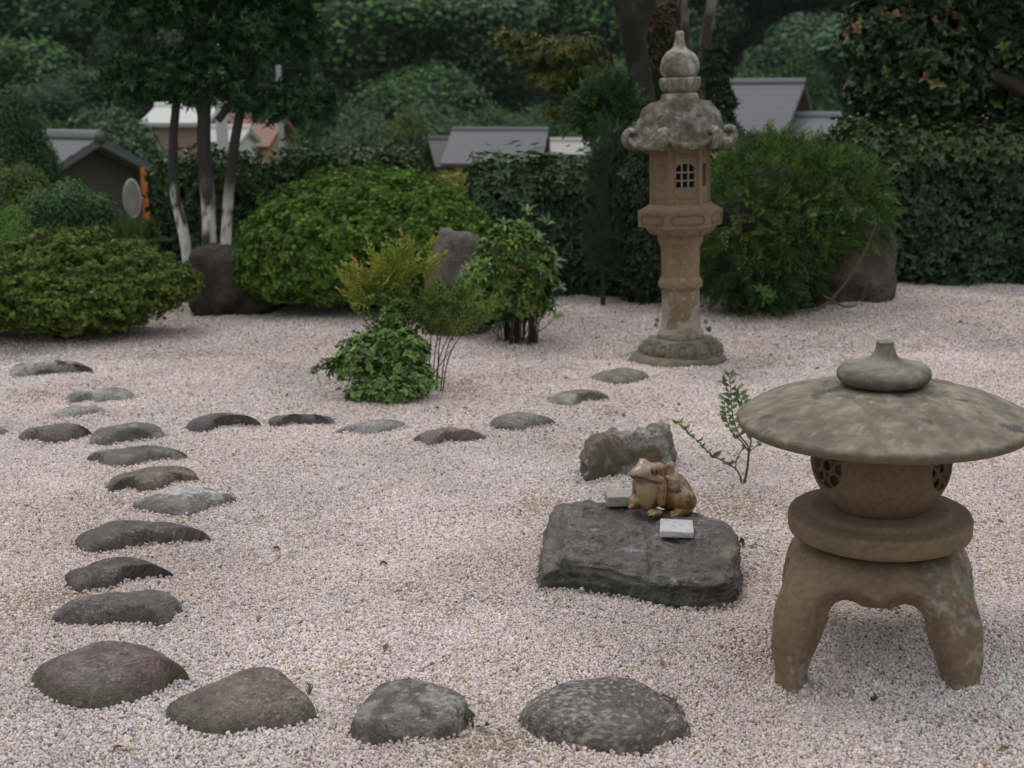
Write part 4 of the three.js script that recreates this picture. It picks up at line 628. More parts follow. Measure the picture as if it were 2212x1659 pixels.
{ // glossy leaved plant
  const q = onGround(1104, 748), b = V(q.x, gh(q.x, q.z), q.z - .15), t = thing('glossy_leaved_plant', 'upright bright green plant with long glossy leaves and bare stems at its foot', 'plant', b), r = RNG(43); t.scale.setScalar(.94);
  const blobs = [[0, .7, .0, .25, .17, .22], [-.1, .52, .02, .24, .22, .2], [.14, .56, .0, .2, .22, .2], [-.02, .4, .0, .28, .2, .22], [.05, .82, 0, .13, .1, .12], [-.16, .28, .05, .16, .16, .14], [.1, .34, .0, .2, .16, .18]];
  core(t, [[.02, .5, -.03, .16, .2, .13]], .9, 5); const lg = rosette(6, .028, .07, 1.05, 8);
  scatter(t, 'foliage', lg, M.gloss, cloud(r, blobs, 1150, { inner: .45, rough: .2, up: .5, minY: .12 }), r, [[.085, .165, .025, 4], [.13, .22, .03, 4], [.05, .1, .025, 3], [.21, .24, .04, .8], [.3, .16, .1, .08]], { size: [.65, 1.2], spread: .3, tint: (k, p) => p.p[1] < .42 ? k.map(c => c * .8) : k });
  const out = [[.3, .62, .04], [.36, .42, .03], [.12, .98, .02], [.27, .9, .0], [-.27, .6, .05], [-.3, .5, .05], [.33, .2, .06], [.02, .26, .2], [.18, .8, .12], [-.05, .9, .06]];
  const young = rosette(7, .03, .1, .95, 12), M2 = M.gloss; scatter(t, 'shoot_leaves', young, M2, out.map(p => ({ p, n: V(p[0] * 1.2, .8, .5).normalize() })), r, [[.13, .21, .05, 2], [.1, .19, .06, 2]], { size: [.8, 1.1] });
  out.forEach(p => part(t, 'stem', tube([V(p[0] * .3, .02, p[2] * .3), V(p[0] * .75, p[1] * .6, p[2]), V(...p)], [.005, .004, .002], 5, 4), M.twig));
  for (let i = 0; i < 64; i++) { const a = r() * 6.283, q = Math.sqrt(r()), x = .06 + Math.cos(a) * .15 * q, z = Math.sin(a) * .14 * q; part(t, 'stem', tube([V(x, -.03, z), V(x + (r() - .5) * .06, .2, z), V(x + (r() - .5) * .12, .42, z * .8)], [.006, .005, .004], 5, 3), r() < .2 ? M.twig : M.darkTwig); }
}
{ // drooping shrub on the right, narrow leaves
  const q = onGround(1715, 690), b = V(q.x, gh(q.x, q.z), q.z - .45), t = thing('drooping_shrub', 'big shrub of narrow drooping leaves right of the tall lantern', 'shrub', b), r = RNG(51); t.scale.setScalar(.9);
  const blobs = [[-.05, 1.04, .0, .6, .36, .5], [-.4, .82, .1, .4, .42, .42], [.08, .8, .15, .42, .44, .4], [.42, .98, .1, .38, .34, .4], [.6, .84, .2, .2, .2, .24], [-.36, .42, .1, .36, .34, .36], [.02, .42, .2, .26, .3, .3], [-.12, 1.28, -.05, .34, .18, .32], [-.1, .14, .1, .4, .12, .3]];
  core(t, [[0, .85, -.05, .7, .5, .5], [-.2, .35, 0, .5, .4, .4], [.25, .4, -.1, .5, .45, .35]], .85, 7);
  const sp = spray(13, .018, .066, .2, 6, .45), pal = [[.08, .16, .024, 4], [.115, .2, .03, 3], [.05, .11, .024, 3], [.14, .145, .035, 1], [.035, .09, .035, 1.5]];
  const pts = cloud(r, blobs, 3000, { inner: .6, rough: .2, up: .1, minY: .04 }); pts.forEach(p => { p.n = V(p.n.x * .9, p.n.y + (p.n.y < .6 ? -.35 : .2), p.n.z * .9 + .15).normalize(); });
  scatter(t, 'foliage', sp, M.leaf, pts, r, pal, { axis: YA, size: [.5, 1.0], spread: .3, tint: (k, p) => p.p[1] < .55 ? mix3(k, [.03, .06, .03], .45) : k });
  const g = (pts, rad) => part(t, 'branch', tube(pts.map(a => { const w = at(a[0], a[1], -q.z + (a[2] || -.15)); return w.sub(b).divideScalar(.9); }), rad, 7, 6), M.twig);
  g([[1790, 655], [1835, 600], [1870, 540], [1895, 480]], [.013, .012, .01, .006]); g([[1790, 652], [1765, 668], [1720, 672]], [.012, .01, .006]); g([[1780, 640], [1825, 662], [1850, 660]], [.012, .01, .006]); g([[1850, 560], [1870, 610], [1862, 660]], [.005, .005, .004]);
  twigs(t, 16, .5, .4, r, .009, M.darkTwig);
  const bl = rosette(6, .02, .06, 1.1, 3); scatter(t, 'shoot_leaves', bl, M.leaf, [[1642, 628], [1650, 648], [1668, 640], [1655, 636]].map(([x, y]) => ({ p: at(x, y, -q.z - .1).sub(b).divideScalar(.9).toArray(), n: V(0, .6, .8).normalize() })), r, [[.08, .17, .04, 1]], { size: [1, 1.5] });
}
// hedges
function hedge(label, x0, x1, y1, z0, z1, n, pal, seed, o = {}) {
  const t = thing('hedge', label, 'hedge', V((x0 + x1) / 2, 0, (z0 + z1) / 2)), r = RNG(seed), w = (x1 - x0) / 2, d = (z1 - z0) / 2;
  const g = new RoundedBoxGeometry(w * 2 - .36, y1 - .2, d * 2 - .36, 3, .1); g.translate(0, (y1 - .2) / 2 - .05, 0); part(t, 'inner_twigs', g, M.darkTwig);
  const geo = o.geo || rosette(4, .032, .055, 1.0, seed);
  scatter(t, 'foliage', geo, o.mat || M.gloss, boxCloud(r, -w, w, .02, y1, -d, d, n, o), r, pal, { size: [.7, 1.3], spread: .35, tint: o.tint });
  if (o.stems) for (let i = 0; i < o.stems; i++) { const x = lerp(-w, w, r()); part(t, 'stem', tube([V(x, -.1, d - .15), V(x + (r() - .5) * .2, .5, d - .1)], [.014, .008], 5, 3), M.darkTwig); }
  return t;
}
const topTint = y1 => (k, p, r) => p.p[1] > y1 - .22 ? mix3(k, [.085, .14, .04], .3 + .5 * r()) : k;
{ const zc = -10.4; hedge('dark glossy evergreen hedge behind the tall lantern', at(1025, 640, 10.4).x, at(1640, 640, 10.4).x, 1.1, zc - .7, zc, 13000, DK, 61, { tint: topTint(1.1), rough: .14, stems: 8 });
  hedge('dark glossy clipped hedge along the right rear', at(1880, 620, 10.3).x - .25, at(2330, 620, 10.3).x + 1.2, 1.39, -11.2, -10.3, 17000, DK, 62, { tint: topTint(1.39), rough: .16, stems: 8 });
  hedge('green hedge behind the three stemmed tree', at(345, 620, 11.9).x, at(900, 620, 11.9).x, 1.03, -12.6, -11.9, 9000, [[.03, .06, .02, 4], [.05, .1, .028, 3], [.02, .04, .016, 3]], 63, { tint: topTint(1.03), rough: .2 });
}
{ const r = RNG(65), q = at(1395, 560, 10.05), b = V(q.x, gh(q.x, -10.05), -10.05), t = thing('dark_shrub', 'tall dark shrub directly behind the tall lantern', 'shrub', b), blobs = [[0, .6, 0, .42, .62, .3], [-.1, 1.15, 0, .4, .5, .3], [.25, 1.3, .0, .3, .4, .28], [.1, 1.0, .02, .42, .5, .3]];
  t.scale.setScalar(.88); core(t, blobs, .75, 2); scatter(t, 'foliage', rosette(5, .03, .06, 1.0, 9), M.gloss, cloud(r, blobs, 3600, { inner: .7, rough: .2, up: .3 }), r, [[.018, .036, .016, 5], [.03, .06, .024, 3], [.06, .1, .03, .5]], { spread: .35 });
  const q2 = at(1305, 500, 9.9), c = thing('young_conifer', 'narrow bright green young conifer at the left of the tall lantern', 'shrub', V(q2.x, gh(q2.x, -9.9), -9.9)), bl = [[0, .95, 0, .13, .6, .13], [.02, 1.35, 0, .11, .35, .1], [0, .6, 0, .14, .35, .14]];
  c.scale.setScalar(.88); core(c, bl, .6, 4); scatter(c, 'foliage', spray(11, .008, .04, .13, 9, .1), M.leaf, cloud(r, bl, 800, { inner: .5, up: .9 }), r, [[.03, .085, .03, 4], [.05, .12, .04, 3], [.025, .06, .025, 2]], { axis: YA, size: [.7, 1.2] });
  part(c, 'trunk', tube([V(0, -.05, 0), V(0, .6, 0), V(.01, 1.4, 0)], [.025, .02, .006], 7, 4), M.darkTwig);
}
{ // small sapling beside the front lantern, every leaf its own
  const q = onGround(1607, 1046), t = thing('sapling', 'thin young sapling with small green leaves between the rock and the front lantern', 'sapling', V(q.x, gh(q.x, q.z), q.z)), r = RNG(71), K = crop(2650, 1450, 3.191), o = V(q.x, gh(q.x, q.z), q.z);
  const W3 = (x, y, dz = 0) => { const [p] = K([[x, y]]); return at(p[0], p[1], -q.z + dz).sub(o); };
  const stem = (pts, r0, r1) => { const v = pts.map(p => W3(...p)); part(t, 'stem', tube(v, [r0, r1], 6, 5), M.twig); return new THREE.CatmullRomCurve3(v); };
  const lg = [leafGeo(.02, .034, .3, .3), leafGeo(.025, .042, .25, .4), leafGeo(.016, .028, .3, .2)];
  const mats = [[.17, .26, .075], [.13, .2, .07], [.22, .31, .09], [.1, .16, .075]].map(c => new THREE.MeshPhysicalMaterial({ color: lin(...c), roughness: .55, side: THREE.DoubleSide, transmission: .3, thickness: 0 }));
  const leaves = (c, t0, t1, n, big) => { for (let i = 0; i < n; i++) { const s = lerp(t0, t1, i / (n - 1)), p = c.getPoint(s), tg = c.getTangent(s), m = part(t, 'leaf', lg[Math.floor(r() * 3)], mats[Math.floor(r() * 4)]), sd = i % 2 ? 1 : -1; const dir = V(sd * (.9 + .3 * r()), tg.y * .6 + .25 + .3 * (r() - .5), .5 * (r() - .3)).normalize(); m.position.copy(p); m.quaternion.setFromUnitVectors(YA, dir); m.rotateY((r() - .5) * 2.4); m.scale.setScalar(big * (.75 + .5 * r())); } };
  stem([[1035, 1570], [1075, 1400], [1105, 1150]], .0065, .005);
  const A = stem([[1105, 1150], [1085, 1060], [980, 920], [905, 720], [880, 500], [870, 300], [850, 150]], .004, .0015), B = stem([[1105, 1150], [1010, 1010], [880, 870], [825, 740], [800, 600], [790, 470]], .0035, .0012), C = stem([[1105, 1160], [1130, 1000], [1120, 900], [1070, 640], [1020, 520], [960, 340]], .004, .0015), D = stem([[1005, 1575], [1000, 1480], [935, 1360], [780, 1260], [600, 1160], [480, 1030], [370, 930], [280, 830], [170, 760]], .0045, .001), E = stem([[935, 1350], [945, 1250], [1000, 1130], [1060, 1060]], .003, .002), F = stem([[1110, 1140], [1180, 1080], [1250, 1030]], .003, .0015);
  leaves(A, .3, 1, 22, 1.25); leaves(B, .25, 1, 15, 1); leaves(C, .25, 1, 20, 1.25); leaves(D, .3, 1, 22, .85); leaves(E, .2, .9, 5, .6); leaves(F, .4, 1, 3, .8);
}
{ // ivy behind the tall lantern's foot, weeds at the stones
  const r = RNG(77), big = [leafGeo(.07, .08, .2, .2)], lf = std({ color: lin(.05, .115, .05), roughness: .5, side: THREE.DoubleSide }), lf2 = std({ color: lin(.11, .15, .05), roughness: .6, side: THREE.DoubleSide });
  const weed = (label, px, py, list, mat, s = 1, dz = 0) => { const q = onGround(px, py), t = thing('weed', label, 'plant', V(q.x, gh(q.x, q.z), q.z + dz)); list.forEach(([x, y, z, yaw, pitch, k]) => { const m = part(t, 'leaf', big[0], mat); m.position.set(x, y, z); m.rotation.set(pitch, yaw, (r() - .5) * .6, 'YXZ'); m.scale.setScalar(k * s); part(t, 'stem', tube([V(0, -.01, 0), V(x * .6, y * .7, z * .5), V(x, y, z)], [.003, .002], 4, 3), M.twig); }); };
  weed('two green ivy leaves behind the right of the tall lantern foot', 1524, 716, [[.0, .05, 0, .3, -.4, 1], [.02, .0, .02, -.5, .3, 1.1]], lf, .6);
  weed('green ivy sprig behind the left of the tall lantern foot', 1420, 706, [[0, .03, 0, -.3, -.3, .9], [-.02, 0, .02, .4, .2, .8], [.01, .14, -.03, .1, -.2, .8]], lf, .6);
  weed('pale yellow green seedling beside the squarish stone', 1022, 1572, [[0, .02, 0, -.8, .9, .5], [.02, .015, .02, .9, 1.0, .55], [-.005, .03, 0, .2, .5, .42]], lf2);
  weed('tiny dark weed touching the right side of the frog rock', 1607, 1182, [[0, .015, 0, -.8, .9, .4], [.02, .01, .01, .9, 1.0, .4], [-.01, .02, 0, .2, .5, .35]], lf);
  const gb = leafGeo(.006, .06, .2, .1), q = onGround(668, 1503), t = thing('grass_tuft', 'tiny grass tuft at the right side of the triangular stone', 'grass', V(q.x, gh(q.x, q.z), q.z)); for (let i = 0; i < 9; i++) { const m = part(t, 'blade', gb, lf2); m.rotation.set((r() - .5) * .7, r() * 6, (r() - .5) * .9); m.scale.setScalar(.5 + .5 * r()); }
}
{ // fallen leaves lying about on the gravel
  const r = RNG(81), pal = [[.16, .09, .035], [.22, .15, .05], [.1, .055, .03], [.27, .22, .07]].map(c => std({ color: lin(...c), roughness: .8, side: THREE.DoubleSide })), lg = [leafGeo(.016, .034, .5, .5), leafGeo(.019, .03, .7, -.4), leafGeo(.01, .034, .6, .6)];
  const spots = [[570, 1340], [830, 1415], [1125, 1115], [590, 1190], [505, 990], [1010, 885], [1030, 890], [1350, 905], [1550, 1400], [820, 1225], [1880, 1520], [265, 1620], [1870, 1165], [1435, 1445], [1700, 960], [700, 780], [770, 735], [610, 700], [1150, 770], [1290, 735], [1230, 820], [1700, 730], [1760, 800], [1840, 705], [2080, 700], [2170, 690], [1010, 945], [940, 885], [560, 800], [430, 770], [330, 760], [300, 905], [150, 1240], [60, 1100], [1560, 830], [1605, 1030], [1250, 1045], [620, 860], [660, 1000], [2180, 1625]];
  const marks = [['the big oval stone', 235, 1455], ['the triangular stone', 520, 1510], ['the squarish stone', 885, 1535], ['the wide domed stone', 1305, 1540], ['the long grey stone', 250, 1310], ['the widest dark stone', 305, 1158], ['the white patched stone', 395, 1080], ['the frog rock', 1385, 1200], ['the front lantern', 1900, 1400], ['the reddish stone', 970, 940], ['the grey tan stone', 1130, 910], ['the cream spotted stone', 1246, 857], ['the leafy shrub', 830, 850], ['the tall lantern', 1465, 770], ['the right shrub', 1720, 690], ['the left shrub', 220, 735], ['the glossy plant', 1110, 745], ['the sapling', 1607, 1046], ['the right hedge', 2080, 620], ['the dark slab stone', 110, 798], ['the boulder under the tree', 500, 690]];
  spots.forEach(([x, y], i) => { const q = onGround(x, y), m = new THREE.Mesh(lg[i % 3], pal[Math.floor(r() * 4)]); m.name = numbered('fallen_leaf'); m.position.set(q.x, gh(q.x, q.z) + .009, q.z); m.rotation.set(-1.45 + (r() - .5) * .5, r() * 6.283, 0, 'YXZ'); m.scale.setScalar(.7 + .6 * r()); const nm = marks.map(k => [Math.hypot(k[1] - x, (k[2] - y) * 2), k]).sort((a, b) => a[0] - b[0])[0][1], dx = x - nm[1], dy = (y - nm[2]) * 2; tag(m, `small dry brown leaf on the gravel ${Math.abs(dx) > Math.abs(dy) ? (dx < 0 ? 'left of' : 'right of') : dy < 0 ? 'behind' : 'in front of'} ${nm[0]}`, 'fallen leaf', 'fallen leaves on the gravel'); m.castShadow = true; scene.add(m); });
}
// ---------------------------------------------------------------- trees at the edge of the garden
const barkCol = (pale, dark = [.05, .042, .034]) => (x, y, z) => { const n = fbm(x * 14, y * 5, z * 14, 4), m = fbm(x * 9 + 5, y * 8, z * 9, 3); return mix3(dark, pale, sstep(-.05, .18, n + .6 * m)); };
{ const D = 10.95, q = at(452, 560, D), b = V(q.x, -.1, -D), t = thing('three_stemmed_tree', 'tree with three pale patchy stems and dark cloud pruned crown, left rear', 'tree', b), r = RNG(91);
  const S = (pts, rad) => part(t, 'trunk', paint(planUV(tube(pts.map(([x, y, dz = 0]) => at(x, y, D + dz).sub(b)), rad.map(v => v * .88), 14, 8)), (x, y, z) => mix3(barkCol([.66, .63, .58])(x, y, z), [.04, .037, .03], sstep(.8, 1.15, y + .15 * fbm(x * 8, y * 4, z * 8, 2)))), M.bark);
  S([[412, 640, .1], [400, 520], [378, 420], [374, 300], [380, 200], [360, 120]], [.066, .058, .05, .045, .04, .03]); S([[458, 640], [452, 520], [450, 440], [440, 300], [446, 150], [455, -60]], [.085, .075, .075, .07, .06, .045]); S([[482, 640], [488, 520], [494, 420], [508, 300], [530, 190], [550, 100]], [.062, .056, .055, .05, .042, .03]);
  S([[470, 260], [520, 205], [600, 190], [660, 215]], [.04, .035, .025, .015]); S([[440, 240], [380, 180], [300, 160]], [.04, .03, .015]);
  const P = (x, y, rx, ry, dz = 0, rz = rx * .8) => { const c = at(x, y, D + dz).sub(b), k = D / FPX; return [c.x, c.y, c.z, rx * k, ry * k, rz * k]; };
  const blobs = [P(340, 158, 108, 50), P(268, 186, 52, 32), P(415, 192, 66, 38), P(290, 22, 105, 42), P(430, 5, 110, 55), P(560, 58, 105, 55), P(640, 66, 62, 52), P(678, 98, 28, 28), P(655, 214, 62, 38), P(704, 236, 26, 22), P(580, 236, 44, 24), P(500, 140, 62, 50), P(515, 214, 38, 24), P(450, 110, 50, 40), P(450, -60, 220, 60), P(640, -50, 110, 50)];
  const pts = cloud(r, blobs.map(b => [b[0], b[1], b[2], b[3] * .92, b[4] * .88, b[5] * .92]), 4600, { inner: .6, rough: .38, freq: 5, up: .6 });
  scatter(t, 'foliage', rosette(6, .022, .075, .7, 14), M.darkLeaf, pts, r, [[.032, .095, .034, 5], [.05, .14, .045, 3], [.018, .052, .022, 3], [.08, .17, .055, .8]], { size: [.7, 1.3], spread: .35 });
}
{ const D = 11.5, q = at(1390, 400, D), b = V(q.x, -.1, -D), t = thing('maple_tree', 'dark trunked tree with thin yellowing leaves behind the tall lantern', 'tree', b), r = RNG(95);
  const S = (pts, rad, n = 'trunk') => part(t, n, paint(planUV(tube(pts.map(([x, y, dz = 0]) => at(x, y, D + dz).sub(b)), rad.map(v => v * .88), 12, 8)), barkCol([.034, .031, .026], [.014, .012, .01])), M.bark);
  S([[1420, 640], [1415, 400], [1400, 260], [1380, 150], [1365, 60], [1330, -80]], [.16, .14, .12, .12, .13, .13]); S([[1372, 100], [1400, 0], [1420, -80]], [.09, .08, .07]); S([[1405, 320], [1350, 290, .1], [1300, 262, .2], [1240, 215, .3], [1170, 150, .4], [1100, 110, .5]], [.055, .05, .045, .035, .025, .012], 'branch'); S([[1250, 225, .3], [1230, 150, .2], [1240, 80, .1]], [.025, .02, .01], 'branch');
  const P = (x, y, rx, ry, dz = 0) => { const c = at(x, y, D + dz).sub(b), k = D / FPX; return [c.x, c.y, c.z, rx * k, ry * k, rx * k * .8]; };
  const blobs = [P(1110, 85, 55, 22, .4), P(1160, 120, 70, 28, .4), P(1230, 105, 80, 34, .3), P(1270, 160, 70, 34, .3), P(1190, 175, 60, 26, .3), P(1300, 215, 50, 30, .2), P(1215, 240, 46, 22, .2)];
  const lg = rosette(5, .02, .055, 1.25, 17); scatter(t, 'foliage', lg, M.leaf, cloud(r, blobs, 2100, { inner: .2, rough: .35, up: .6 }), r, [[.1, .125, .022, 4], [.15, .15, .025, 3], [.06, .095, .025, 3], [.18, .12, .035, .4], [.3, .26, .16, .3]], { size: [.6, 1.15], spread: .3 });
  const green = [P(1318, 232, 46, 36, -.5), P(1290, 250, 40, 26, -.4)]; scatter(t, 'foliage', spray(9, .02, .06, .14, 5, .3), M.leaf, cloud(r, green, 700, { inner: .4, rough: .3, up: .5 }), r, [[.05, .12, .035, 3], [.035, .085, .03, 3], [.09, .15, .045, 1]], { axis: YA });
}
{ const D = 12.4, q = at(1490, 400, D), b = V(q.x, -.1, -D), t = thing('bare_stemmed_tree', 'cluster of grey upright stems with reddish leaves behind the lantern jewel', 'tree', b), r = RNG(97);
  for (const pts of [[[1500, 640], [1492, 300], [1490, 150], [1478, 60], [1470, -80]], [[1512, 640], [1510, 250], [1520, 120], [1535, 20], [1550, -80]], [[1490, 640], [1484, 260], [1462, 90], [1432, 0], [1420, -80]]]) part(t, 'trunk', paint(planUV(tube(pts.map(([x, y]) => at(x, y, D).sub(b)), [.08, .07, .06, .055, .05], 10, 6)), barkCol([.2, .18, .15])), M.bark);
  const P = (x, y, rx, ry, dz = 0) => { const c = at(x, y, D + dz).sub(b), k = D / FPX; return [c.x, c.y, c.z, rx * k, ry * k, rx * k * .7]; };
  scatter(t, 'foliage', rosette(5, .024, .06, 1.2, 19), M.leaf, cloud(r, [P(1430, 60, 36, 60), P(1418, 150, 22, 70), P(1415, 30, 30, 26)], 520, { inner: .2, rough: .3 }), r, [[.08, .06, .02, 3], [.14, .05, .025, .8], [.05, .065, .02, 4], [.11, .09, .03, 2]], { size: [.7, 1.2] });
  scatter(t, 'foliage', rosette(6, .026, .07, 1.0, 20), M.leaf, cloud(r, [P(1540, 150, 34, 60), P(1555, 220, 30, 50), P(1420, 210, 30, 40), P(1545, 280, 45, 40)], 900, { inner: .35, rough: .3 }), r, [[.03, .07, .03, 4], [.04, .09, .035, 3], [.02, .04, .02, 3]], { size: [.7, 1.2] });
}
{ const D = 11.1, q = at(2330, 400, D), b = V(q.x, -.1, -D), t = thing('broad_evergreen_tree', 'large dark broadleaf tree with a few orange leaves hanging in at upper right', 'tree', b), r = RNG(101);
  part(t, 'trunk', paint(planUV(tube([V(0, -.1, 0), V(.05, .9, 0), V(-.1, 1.8, .1), V(0, 3.2, 0)], [.26, .2, .17, .1], 14, 8)), barkCol([.1, .09, .075])), M.bark);
  for (const [x, y, dz] of [[2000, 120, -.3], [2100, 200, .3], [1950, 30, 0], [2180, 60, .6]]) part(t, 'branch', paint(planUV(tube([V(-.05, 1.3, .1), at(2220, (y + 200) / 1.6, D + dz * .5).sub(b), at(x, y, D + dz).sub(b)], [.1, .07, .03], 9, 6)), barkCol([.08, .07, .06])), M.bark);
  const P = (x, y, rx, ry, dz = 0) => { const c = at(x, y, D + dz).sub(b), k = D / FPX; return [c.x, c.y, c.z, rx * k, ry * k, rx * k * .9]; };
  const blobs = [P(1935, 60, 110, 95), P(1905, 180, 75, 70), P(2010, 150, 130, 110), P(2130, 60, 150, 130, .2), P(2160, 180, 120, 90, .3), P(1990, -40, 160, 80), P(2260, 100, 150, 160, .2), P(1960, 235, 70, 42), P(2060, 225, 50, 30, .3), P(2230, -60, 220, 110), P(1900, -30, 60, 50)];
  core(t, [P(2060, 90, 150, 90, .5), P(2200, 120, 150, 120, .6)], .9, 3);
  scatter(t, 'foliage', rosette(4, .046, .075, 1.1, 22), M.gloss, cloud(r, blobs, 6800, { inner: .55, rough: .24, freq: 5, up: .35 }), r, [[.026, .058, .022, 5], [.042, .09, .03, 3], [.016, .032, .015, 3], [.08, .14, .035, .8]], { size: [.65, 1.25], spread: .35, tint: (k, p, r) => p.p[1] > at(1950, 160, D).y && p.p[0] < at(2060, 0, D).x - b.x && r() < .08 ? (r() < .4 ? [.22, .14, .05] : [.17, .16, .035]) : k });
}
// ---------------------------------------------------------------- middle distance: trees, houses, poles
function leafMesh(r, pts, w, l, pal, spread = .3) { // merged leaf clumps with their own tints
  const n = pts.length, pos = new Float32Array(n * 12), col = new Float32Array(n * 12), nor = new Float32Array(n * 12), idx = new Uint32Array(n * 6), c = V(0, 0, 0), a = V(0, 0, 0), b = V(0, 0, 0);
  pts.forEach((t, i) => {
    a.set(r() - .5, r() - .5, r() - .5).cross(t.n).normalize(); b.crossVectors(t.n, a); const s = .7 + .6 * r(), k = pick(r, pal, spread);
    [[-w, -l], [w, -l * .6], [w * .7, l], [-w * .8, l * .7]].forEach(([x, y], j) => { const q = (i * 4 + j) * 3; for (let d = 0; d < 3; d++) { const e = 'xyz'[d]; pos[q + d] = t.p[d] + (a[e] * x + b[e] * y) * s * .5 + t.n[e] * (j % 2 ? .12 * w : -.05 * w); nor[q + d] = t.n[e]; col[q + d] = k[d]; } });
    idx.set([i * 4, i * 4 + 1, i * 4 + 2, i * 4, i * 4 + 2, i * 4 + 3], i * 6);
  });
  const g = new THREE.BufferGeometry(); g.setAttribute('position', new THREE.BufferAttribute(pos, 3)); g.setAttribute('normal', new THREE.BufferAttribute(nor, 3)); g.setAttribute('color', new THREE.BufferAttribute(col, 3)); g.setIndex(new THREE.BufferAttribute(idx, 1)); return g;
}
const farLeaf = new THREE.MeshPhysicalMaterial({ vertexColors: true, roughness: .8, side: THREE.DoubleSide, specularIntensity: .25 }), farBark = std({ color: lin(.06, .05, .04) }), farCore = std({ color: lin(.014, .028, .012) });
const PAL = {
  dark: [[.036, .091, .034, 5], [.058, .130, .047, 3], [.023, .058, .023, 2]], mid: [[.065, .150, .047, 5], [.098, .195, .058, 3], [.039, .091, .033, 2]],
  grey: [[.078, .150, .072, 5], [.111, .189, .091, 3], [.049, .098, .049, 2]], olive: [[.104, .143, .039, 5], [.150, .189, .049, 3], [.065, .098, .033, 2]], gold: [[.221, .221, .039, 5], [.286, .273, .052, 3], [.143, .163, .039, 2]], fresh: [[.117, .234, .046, 5], [.169, .312, .058, 3], [.072, .156, .039, 2]], brown: [[.098, .098, .049, 4], [.130, .130, .065, 3], [.058, .065, .034, 2]],
};
function crownGeo(seed, pal, shape, n, leaf) { // unit-height tree crowns (crown from .25 to 1)
  const r = RNG(seed); let blobs = [], ctr = [];
  if (shape === 'cone') for (let i = 0; i < 9; i++) { const t = i / 8; blobs.push([(r() - .5) * .06, .16 + .8 * t, (r() - .5) * .06, .24 * (1 - t) + .035, .09, .24 * (1 - t) + .035]); }
  else { blobs.push([0, .62, 0, .33, .3, .33]); for (let i = 0; i < 11; i++) { const a = r() * 6.283, e = r() * 1.7 - .5, q = .28; blobs.push([Math.cos(a) * Math.cos(e) * q, .6 + Math.sin(e) * .26, Math.sin(a) * Math.cos(e) * q, .13 + .09 * r(), .11 + .07 * r(), .13 + .09 * r()]); } }
  const g = leafMesh(r, cloud(r, blobs, n, { inner: .66, rough: .3, freq: 6, up: .5, jitter: 1.5, seed }), leaf, leaf, pal, .35);
  const cg = mergeGeometries(blobs.map(b => { const s = new THREE.IcosahedronGeometry(.78, 1); s.scale(b[3], b[4], b[5]); s.translate(b[0], b[1], b[2]); return s; }));
  return [g, cg];
}
const nd = d => d * lerp(.755, .87, sstep(15, 45, d)); // surveyed distances
const protos = {};
function protoTree(key, seed, pal, shape, n = 5500, leaf = .021) {
  const t = new THREE.Group(); t.name = 'tree_form'; const [g, cg] = crownGeo(seed, pal, shape, n, leaf);
  const c = part(t, 'crown', g, farLeaf); part(c, 'inner_twigs', cg, farCore);
  part(t, 'trunk', tube([V(0, -.06, 0), V(.01, .3, 0), V(0, .75, .01)], [.026, .02, .008], 7, 3), farBark);
  for (let i = 0; i < 3; i++) part(t, 'branch', tube([V(0, .3, 0), V(Math.cos(i * 2.1) * .12, .46, Math.sin(i * 2.1) * .12), V(Math.cos(i * 2.1) * .22, .6, Math.sin(i * 2.1) * .22)], [.012, .009, .004], 5, 2), farBark);
  return protos[key] = t;
}
protoTree('d1', 201, PAL.dark, 'ball'); protoTree('d2', 202, PAL.dark, 'cone'); protoTree('m1', 203, PAL.mid, 'ball'); protoTree('m2', 204, PAL.mid, 'cone'); protoTree('g1', 205, PAL.grey, 'ball'); protoTree('o1', 206, PAL.olive, 'ball'); protoTree('b1', 207, PAL.brown, 'ball', 3500); protoTree('f1', 208, PAL.fresh, 'ball'); protoTree('y1', 209, PAL.gold, 'ball');
function plant(key, name, label, x, z, h, wide, turn, group, y) { const t = protos[key].clone(); t.name = numbered(name); t.position.set(x, (y ?? th(x, z)) - .05 * h, z); t.rotation.y = turn; t.scale.set(h * wide, h, h * wide); scene.add(t); return tag(t, label, 'tree', group); }
{ // wooded hill, row behind row
  const r = RNG(300), kinds = ['d1', 'd2', 'm1', 'd1', 'm2', 'g1', 'd2', 'm1', 'b1', 'g1'], words = { d1: 'dark green rounded tree', d2: 'dark green pointed conifer', m1: 'mid green rounded tree', m2: 'mid green pointed conifer', g1: 'greyish green tree', o1: 'olive green tree', b1: 'brownish thin crowned tree' };
  for (let row = 0; row < 8; row++) {
    const d = 70 + row * 6.2, half = d * .46 + 5, step = 6.6 + row * .12; for (let x = -half + (row % 2) * step / 2; x < half; x += step) {
      const xx = x + (r() - .5) * 3, z = -d + (r() - .5) * 4, zone = .5 + noise(xx * .05, 1.7, z * .06) * 1.6, k = kinds[Math.floor(clamp(zone * .75 + .5 * r() - .12, 0, .999) * kinds.length)], cone = k.endsWith('2'), h = (cone ? 11 : 8.6) * (.6 + .75 * r());
      const sx = 1106 + FPX * xx / -z, up = row < 2 ? 'low on' : row < 5 ? 'halfway up' : 'high on', by = [[250, 'at far left'], [720, 'behind the three stemmed tree'], [1000, 'above the clipped azalea'], [1280, 'above the grey roof'], [1560, 'behind the tall lantern'], [1800, 'above the big roofed house'], [9999, 'behind the big evergreen at right']].find(q => sx < q[0])[1];
      plant(k, cone ? 'conifer_tree' : 'hillside_tree', `${words[k]} ${up} the wooded hillside ${by}`, xx, z, h, cone ? .95 : 1.15 + .3 * r(), r() * 6.283, 'trees of the wooded hillside');
    }
  }
}
